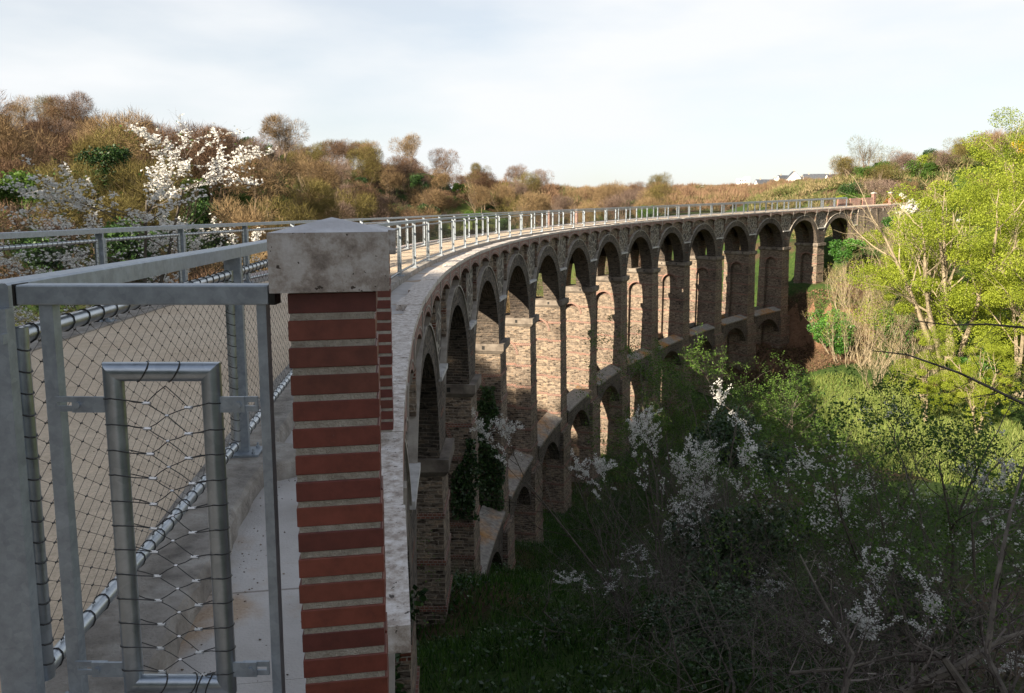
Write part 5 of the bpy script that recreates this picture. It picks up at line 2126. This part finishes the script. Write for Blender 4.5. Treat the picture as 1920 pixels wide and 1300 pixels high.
fallen([(1480, 1262, 6.6), (1580, 1255, 6.6), (1680, 1230, 6.7), (1780, 1215, 6.9)], .016, "pale forked branch lying low near the bottom edge")
fallen([(1820, 1310, 6.0), (1770, 1235, 6.2), (1720, 1205, 6.5)], .045, "thick dark bent branch in the bottom right corner")
fallen([(1690, 1300, 6.3), (1800, 1250, 6.4), (1880, 1200, 6.6), (1935, 1180, 6.8)], .05, "thick dark trunk leaning across the bottom right corner")
fallen([(1580, 1310, 6.0), (1600, 1230, 6.3), (1545, 1130, 6.8), (1500, 1040, 7.4)], .028, "grey crooked stem rising from the bottom edge")
fallen([(1890, 1310, 5.8), (1850, 1230, 6.2), (1870, 1080, 6.6), (1895, 960, 7.2), (1925, 860, 7.6)], .03, "grey crooked stem rising at the right edge")
fallen([(1925, 615, 9.0), (1850, 608, 9.1), (1780, 610, 9.2), (1715, 602, 9.4)], .016, "thin dark branch reaching in from the right edge across the lime-green trees")
fallen([(1925, 760, 9.0), (1800, 700, 9.3), (1700, 665, 9.8), (1635, 658, 10.2)], .02, "dark arching branch against the sunny meadow")

# ------------------------------------------------------------------ ivy on the piers
def ivy_on(k, ro0, ro1, z0, z1, n, lab, flank=True, leaf=.12):
    sp = S0 + k * BAY - HB
    mb = MB()
    u = rng.random(n)
    v = rng.random(n)
    ro = ro0 + (ro1 - ro0) * u
    z = z0 + (z1 - z0) * v ** .8
    keep = np.abs(u - .5 + .25 * np.sin(z * 1.7) * .6) < .2 + .32 * (1 - v) + .1 * np.sin(z * 3.1)
    ro, z = ro[keep], z[keep]
    s_ = np.full(len(ro), sp - .75 - .013 * 6) - rng.uniform(.0, .22, len(ro)) - .1
    P = vmap(np.stack([s_, ro, z], 1))
    mb.leaves(P, rng.uniform(.6, 1.3, len(P)) * leaf, rng.random(len(P)), .8, .1)
    o = mb.build("ivy", M['ivy'])
    tag(o, lab, "ivy", "ivy climbing the piers")


ivy_on(2, -.35, .7, -9.0, -6.2, 2200, "small ivy patch on the second pier from the camera")
ivy_on(3, -.2, 1.9, -12.2, -6.2, 9500, "tallest dark curtain of ivy, hanging on the third pier from the camera")
ivy_on(0, -.3, .9, -9.5, -3.5, 3500, "ivy on the pier that stands against the near bank")

# ------------------------------------------------------------------ grass
def grass(name, mk, n, fn, h0, h1, label, w=.02):
    pts = fn(n)
    z = ground_z(pts[:, 0], pts[:, 1])
    p = np.column_stack([pts, z - .03])
    d = nrm(np.column_stack([rng.normal(size=(len(p), 2)) * .38, np.ones(len(p))]))
    mb = MB()
    mb.slivers(p, d, rng.uniform(h0, h1, len(p)), w * rng.uniform(.7, 1.4, len(p)), rng.random(len(p)))
    o = mb.build(name, M[mk])
    tag(o, label, "grass", kind="stuff")


def bank(n):
    th = rng.uniform(-.19, .5, n * 2)
    ro = rng.uniform(-11, 1.0, n * 2)
    x = CX - (R + ro) * np.cos(th)
    y = CY + (R + ro) * np.sin(th)
    return np.stack([x, y], 1)[:n]


grass("grass", 'grass', 90000, bank, .12, .42, "dark green grass on the bank at the foot of the piers", .035)


def cover(n):
    c = bank(n // 60)
    c = c[rng.random(len(c)) < .8]
    i = rng.integers(0, len(c), n)
    return c[i] + rng.normal(size=(n, 2)) * .35


pts = cover(42000)
mb = MB()
zz = ground_z(pts[:, 0], pts[:, 1]) + rng.uniform(0, .5, len(pts)) ** 1.5
mb.leaves(np.column_stack([pts, zz]), rng.uniform(.05, .12, len(pts)), rng.random(len(pts)), .7, .5)
st_ = pts[::14]
z_ = ground_z(st_[:, 0], st_[:, 1])
mb.slivers(np.column_stack([st_, z_]), nrm(np.column_stack([rng.normal(size=(len(st_), 2)) * .6, np.ones(len(st_))])), rng.uniform(.4, 1.1, len(st_)), .02, 1.0)
o = mb.build("nettles", M['ivy'])
tag(o, "low dark nettles and brambles among the grass of the bank", "ground cover", kind="stuff")


def pebbles():
    mb = MB()
    for _ in range(900):
        s_ = rng.uniform(-16.4, -6)
        ro = rng.choice([rng.uniform(.1, .74), rng.uniform(.55, .75), rng.uniform(1.1, 3.3)])
        P = vmap(np.array([[s_, ro, (-.10 if ro < .76 else -.006)]]))[0]
        r_ = rng.uniform(.0015, .006)
        v = nrm(rng.normal(size=(6, 3)) * .25 + np.array([(1, 0, 0), (0, 1, 0), (-1, 0, 0), (0, -1, 0), (0, 0, 1), (0, 0, -1)])) * r_ * np.array([1, 1, .7]) + P + np.array([0, 0, r_ * .4])
        mb.add(v, tris=[(0, 1, 4), (1, 2, 4), (2, 3, 4), (3, 0, 4), (1, 0, 5), (2, 1, 5), (3, 2, 5), (0, 3, 5)])
    o = mb.build("gravel", M['grit'])
    tag(o, "loose dark grit scattered on the path and its concrete margin", "grit", kind="stuff")


M['litter'] = rnd_mat("dead_bracken", [(0.0, (0.045, 0.03, 0.018)), (0.6, (0.12, 0.07, 0.04)), (0.85, (0.18, 0.11, 0.06)), (1.0, (0.05, 0.075, 0.02))], 0.9)
M['grit'] = rnd_mat("grit", [(0.0, (0.05, 0.04, 0.03)), (0.6, (0.16, 0.12, 0.085)), (1.0, (0.32, 0.26, 0.2))], 0.9)
pebbles()


def sunny(n):
    a_ = rng.uniform(0, 2 * math.pi, n)
    r_ = np.sqrt(rng.random(n))
    return np.stack([29 + 8 * r_ * np.cos(a_), 60 + 17 * r_ * np.sin(a_)], 1)


def litter(n):
    a_ = rng.uniform(0, 2 * math.pi, n)
    r_ = np.sqrt(rng.random(n)) * 1.15
    return np.stack([33.5 + 7 * r_ * np.cos(a_), 88 + 9 * r_ * np.sin(a_)], 1)


pts = litter(16000)
zz = ground_z(pts[:, 0], pts[:, 1])
mb = MB()
mb.leaves(np.column_stack([pts, zz + rng.uniform(0, .35, len(pts)) ** 2]), rng.uniform(.12, .3, len(pts)), rng.random(len(pts)), .7, .4)
mb.slivers(np.column_stack([pts[:5000], zz[:5000]]), nrm(np.column_stack([rng.normal(size=(5000, 2)) * .8, np.ones(5000)])), rng.uniform(.3, 1.0, 5000), .04, rng.random(5000))
o = mb.build("leaf_litter", M['litter'])
tag(o, "brown dead bracken and leaves on the shaded slope below the last piers", "leaf litter", kind="stuff")
grass("meadow_grass", 'meadow', 45000, sunny, .25, .8, "bright sunlit grass on the valley floor beyond the thicket", .07)

# ------------------------------------------------------------------ houses on the far skyline
def house(pxx, D, w, d, h, rh, rz, label, zoff=0.0, wall='white', group="houses on the far skyline"):
    x, y = at_px(pxx, D)
    g = gz(x, y) + zoff
    e = thing("house", (x, y, g), label, "house", group, rz)
    wb_, rf, wn_ = MB(), MB(), MB()
    wb_.box((-w / 2, -d / 2, -2), (w / 2, d / 2, h))
    wb_.add([(-w / 2, -d / 2, h), (-w / 2, d / 2, h), (-w / 2, 0, h + rh)], tris=[(0, 2, 1)])
    wb_.add([(w / 2, -d / 2, h), (w / 2, d / 2, h), (w / 2, 0, h + rh)], tris=[(0, 1, 2)])
    t = .25
    for sg in (-1, 1):
        v = [(-w / 2 - .3, sg * (d / 2 + .3), h - .25), (w / 2 + .3, sg * (d / 2 + .3), h - .25), (w / 2 + .3, 0, h + rh + .05), (-w / 2 - .3, 0, h + rh + .05)]
        v2 = [(a, b, c + t) for a, b, c in v]
        rf.add(v + v2, [(0, 1, 2, 3), (7, 6, 5, 4), (0, 4, 5, 1), (1, 5, 6, 2), (2, 6, 7, 3), (3, 7, 4, 0)])
    n = max(2, int(w / 3))
    for k in range(n):
        xx = -w / 2 + (k + .5) * w / n
        for zz in ((1.0, 2.3), (3.8, 5.0)):
            if zz[1] < h - .2:
                wn_.box((xx - .5, -d / 2 - .04, zz[0]), (xx + .5, -d / 2 + .02, zz[1]))
    for o_, m_, nm in ((wb_, M[wall], "wall"), (rf, M['slate'], "roof"), (wn_, M['glass'], "window")):
        q = o_.build(nm, m_, e)
        q.location = (0, 0, 0)
    cm = MB()
    cm.box((-w * .3, -.4, h + rh * .4), (-w * .3 + .8, .4, h + rh + 1.3))
    q = cm.build("chimney", M['stonewall'], e)
    q.location = (0, 0, 0)


for (p_, D, w, d, h, rh, rz, lab, zo) in (
        (1428, 560, 13, 8, 5.0, 3.5, .1, "leftmost grey-roofed house of the skyline row", 2),
        (1445, 575, 10, 8, 5.2, 4.0, 1.3, "house second from the left in the skyline row", 1),
        (1462, 570, 9, 8, 5.5, 4.2, .3, "small white house in the middle of the skyline row", 2),
        (1480, 560, 9, 9, 6.0, 5.0, 1.4, "white gabled house standing tallest in the skyline row", 3),
        (1502, 580, 10, 8, 5.2, 4.0, .2, "white house partly hidden by dark trees on the skyline", 2),
        (1520, 555, 15, 9, 5.0, 5.0, -.2, "long slate-roofed house in the skyline row", 2),
        (1540, 560, 11, 8, 5.5, 4.5, 1.2, "slate-roofed house second from the right on the skyline", 2),
        (1553, 550, 9, 8, 5.4, 4.2, .2, "rightmost house of the skyline row", 2)):
    house(p_, D, w, d, h, rh, rz, lab, zo - 3.2)
x, y = at_px(1388, 600)
tb_ = thing("apartment_block", (x, y, gz(x, y) - 6), "pale flat-roofed tower block alone on the far skyline", "building")
mb = MB()
mb.box((-4.2, -4, -4), (1.4, 4, 12.5))
mb.box((1.41, -3.2, -4), (4, 4, 13.6))
q = mb.build("wall", M['white'], tb_)
q.location = (0, 0, 0)
mb = MB()
for fl in range(5):
    for k in range(3):
        mb.box((-3.8 + k * 1.8, -4.05, .6 + fl * 2.4), (-2.9 + k * 1.8, -3.98, 1.9 + fl * 2.4))
q = mb.build("window", M['glass'], tb_)
q.location = (0, 0, 0)
x, y = at_px(1340, 610)
lw = thing("long_house", (x, y, gz(x, y) - 2.5), "low pale building left of the tower block on the skyline", "building")
mb = MB()
mb.box((-13, -5, -4), (13, 5, 4))
q = mb.build("wall", M['white'], lw)
q.location = (0, 0, 0)
mb = MB()
mb.box((-13.4, -5.4, 4.002), (13.4, 5.4, 4.5))
q = mb.build("roof", M['slate'], lw)
q.location = (0, 0, 0)
for p_, D, sc, lab in ((1493, 552, 1.0, "dark pine tree between the white houses on the skyline"), (1500, 549, .8, "smaller dark pine beside the white houses"), (1534, 548, .9, "dark pine in front of the slate roofs"), (1463, 552, .6, "dark tree by the small white house"), (1399, 585, .6, "dark tree beside the tower block")):
    x, y = at_px(p_, D)
    place(grn[2], x, y, gz(x, y) - 3.5, None, sc, lab, "tree", "dark trees among the far houses")
# prototypes' marker property is only for building
for o in bpy.data.objects:
    if "used" in o:
        del o["used"]
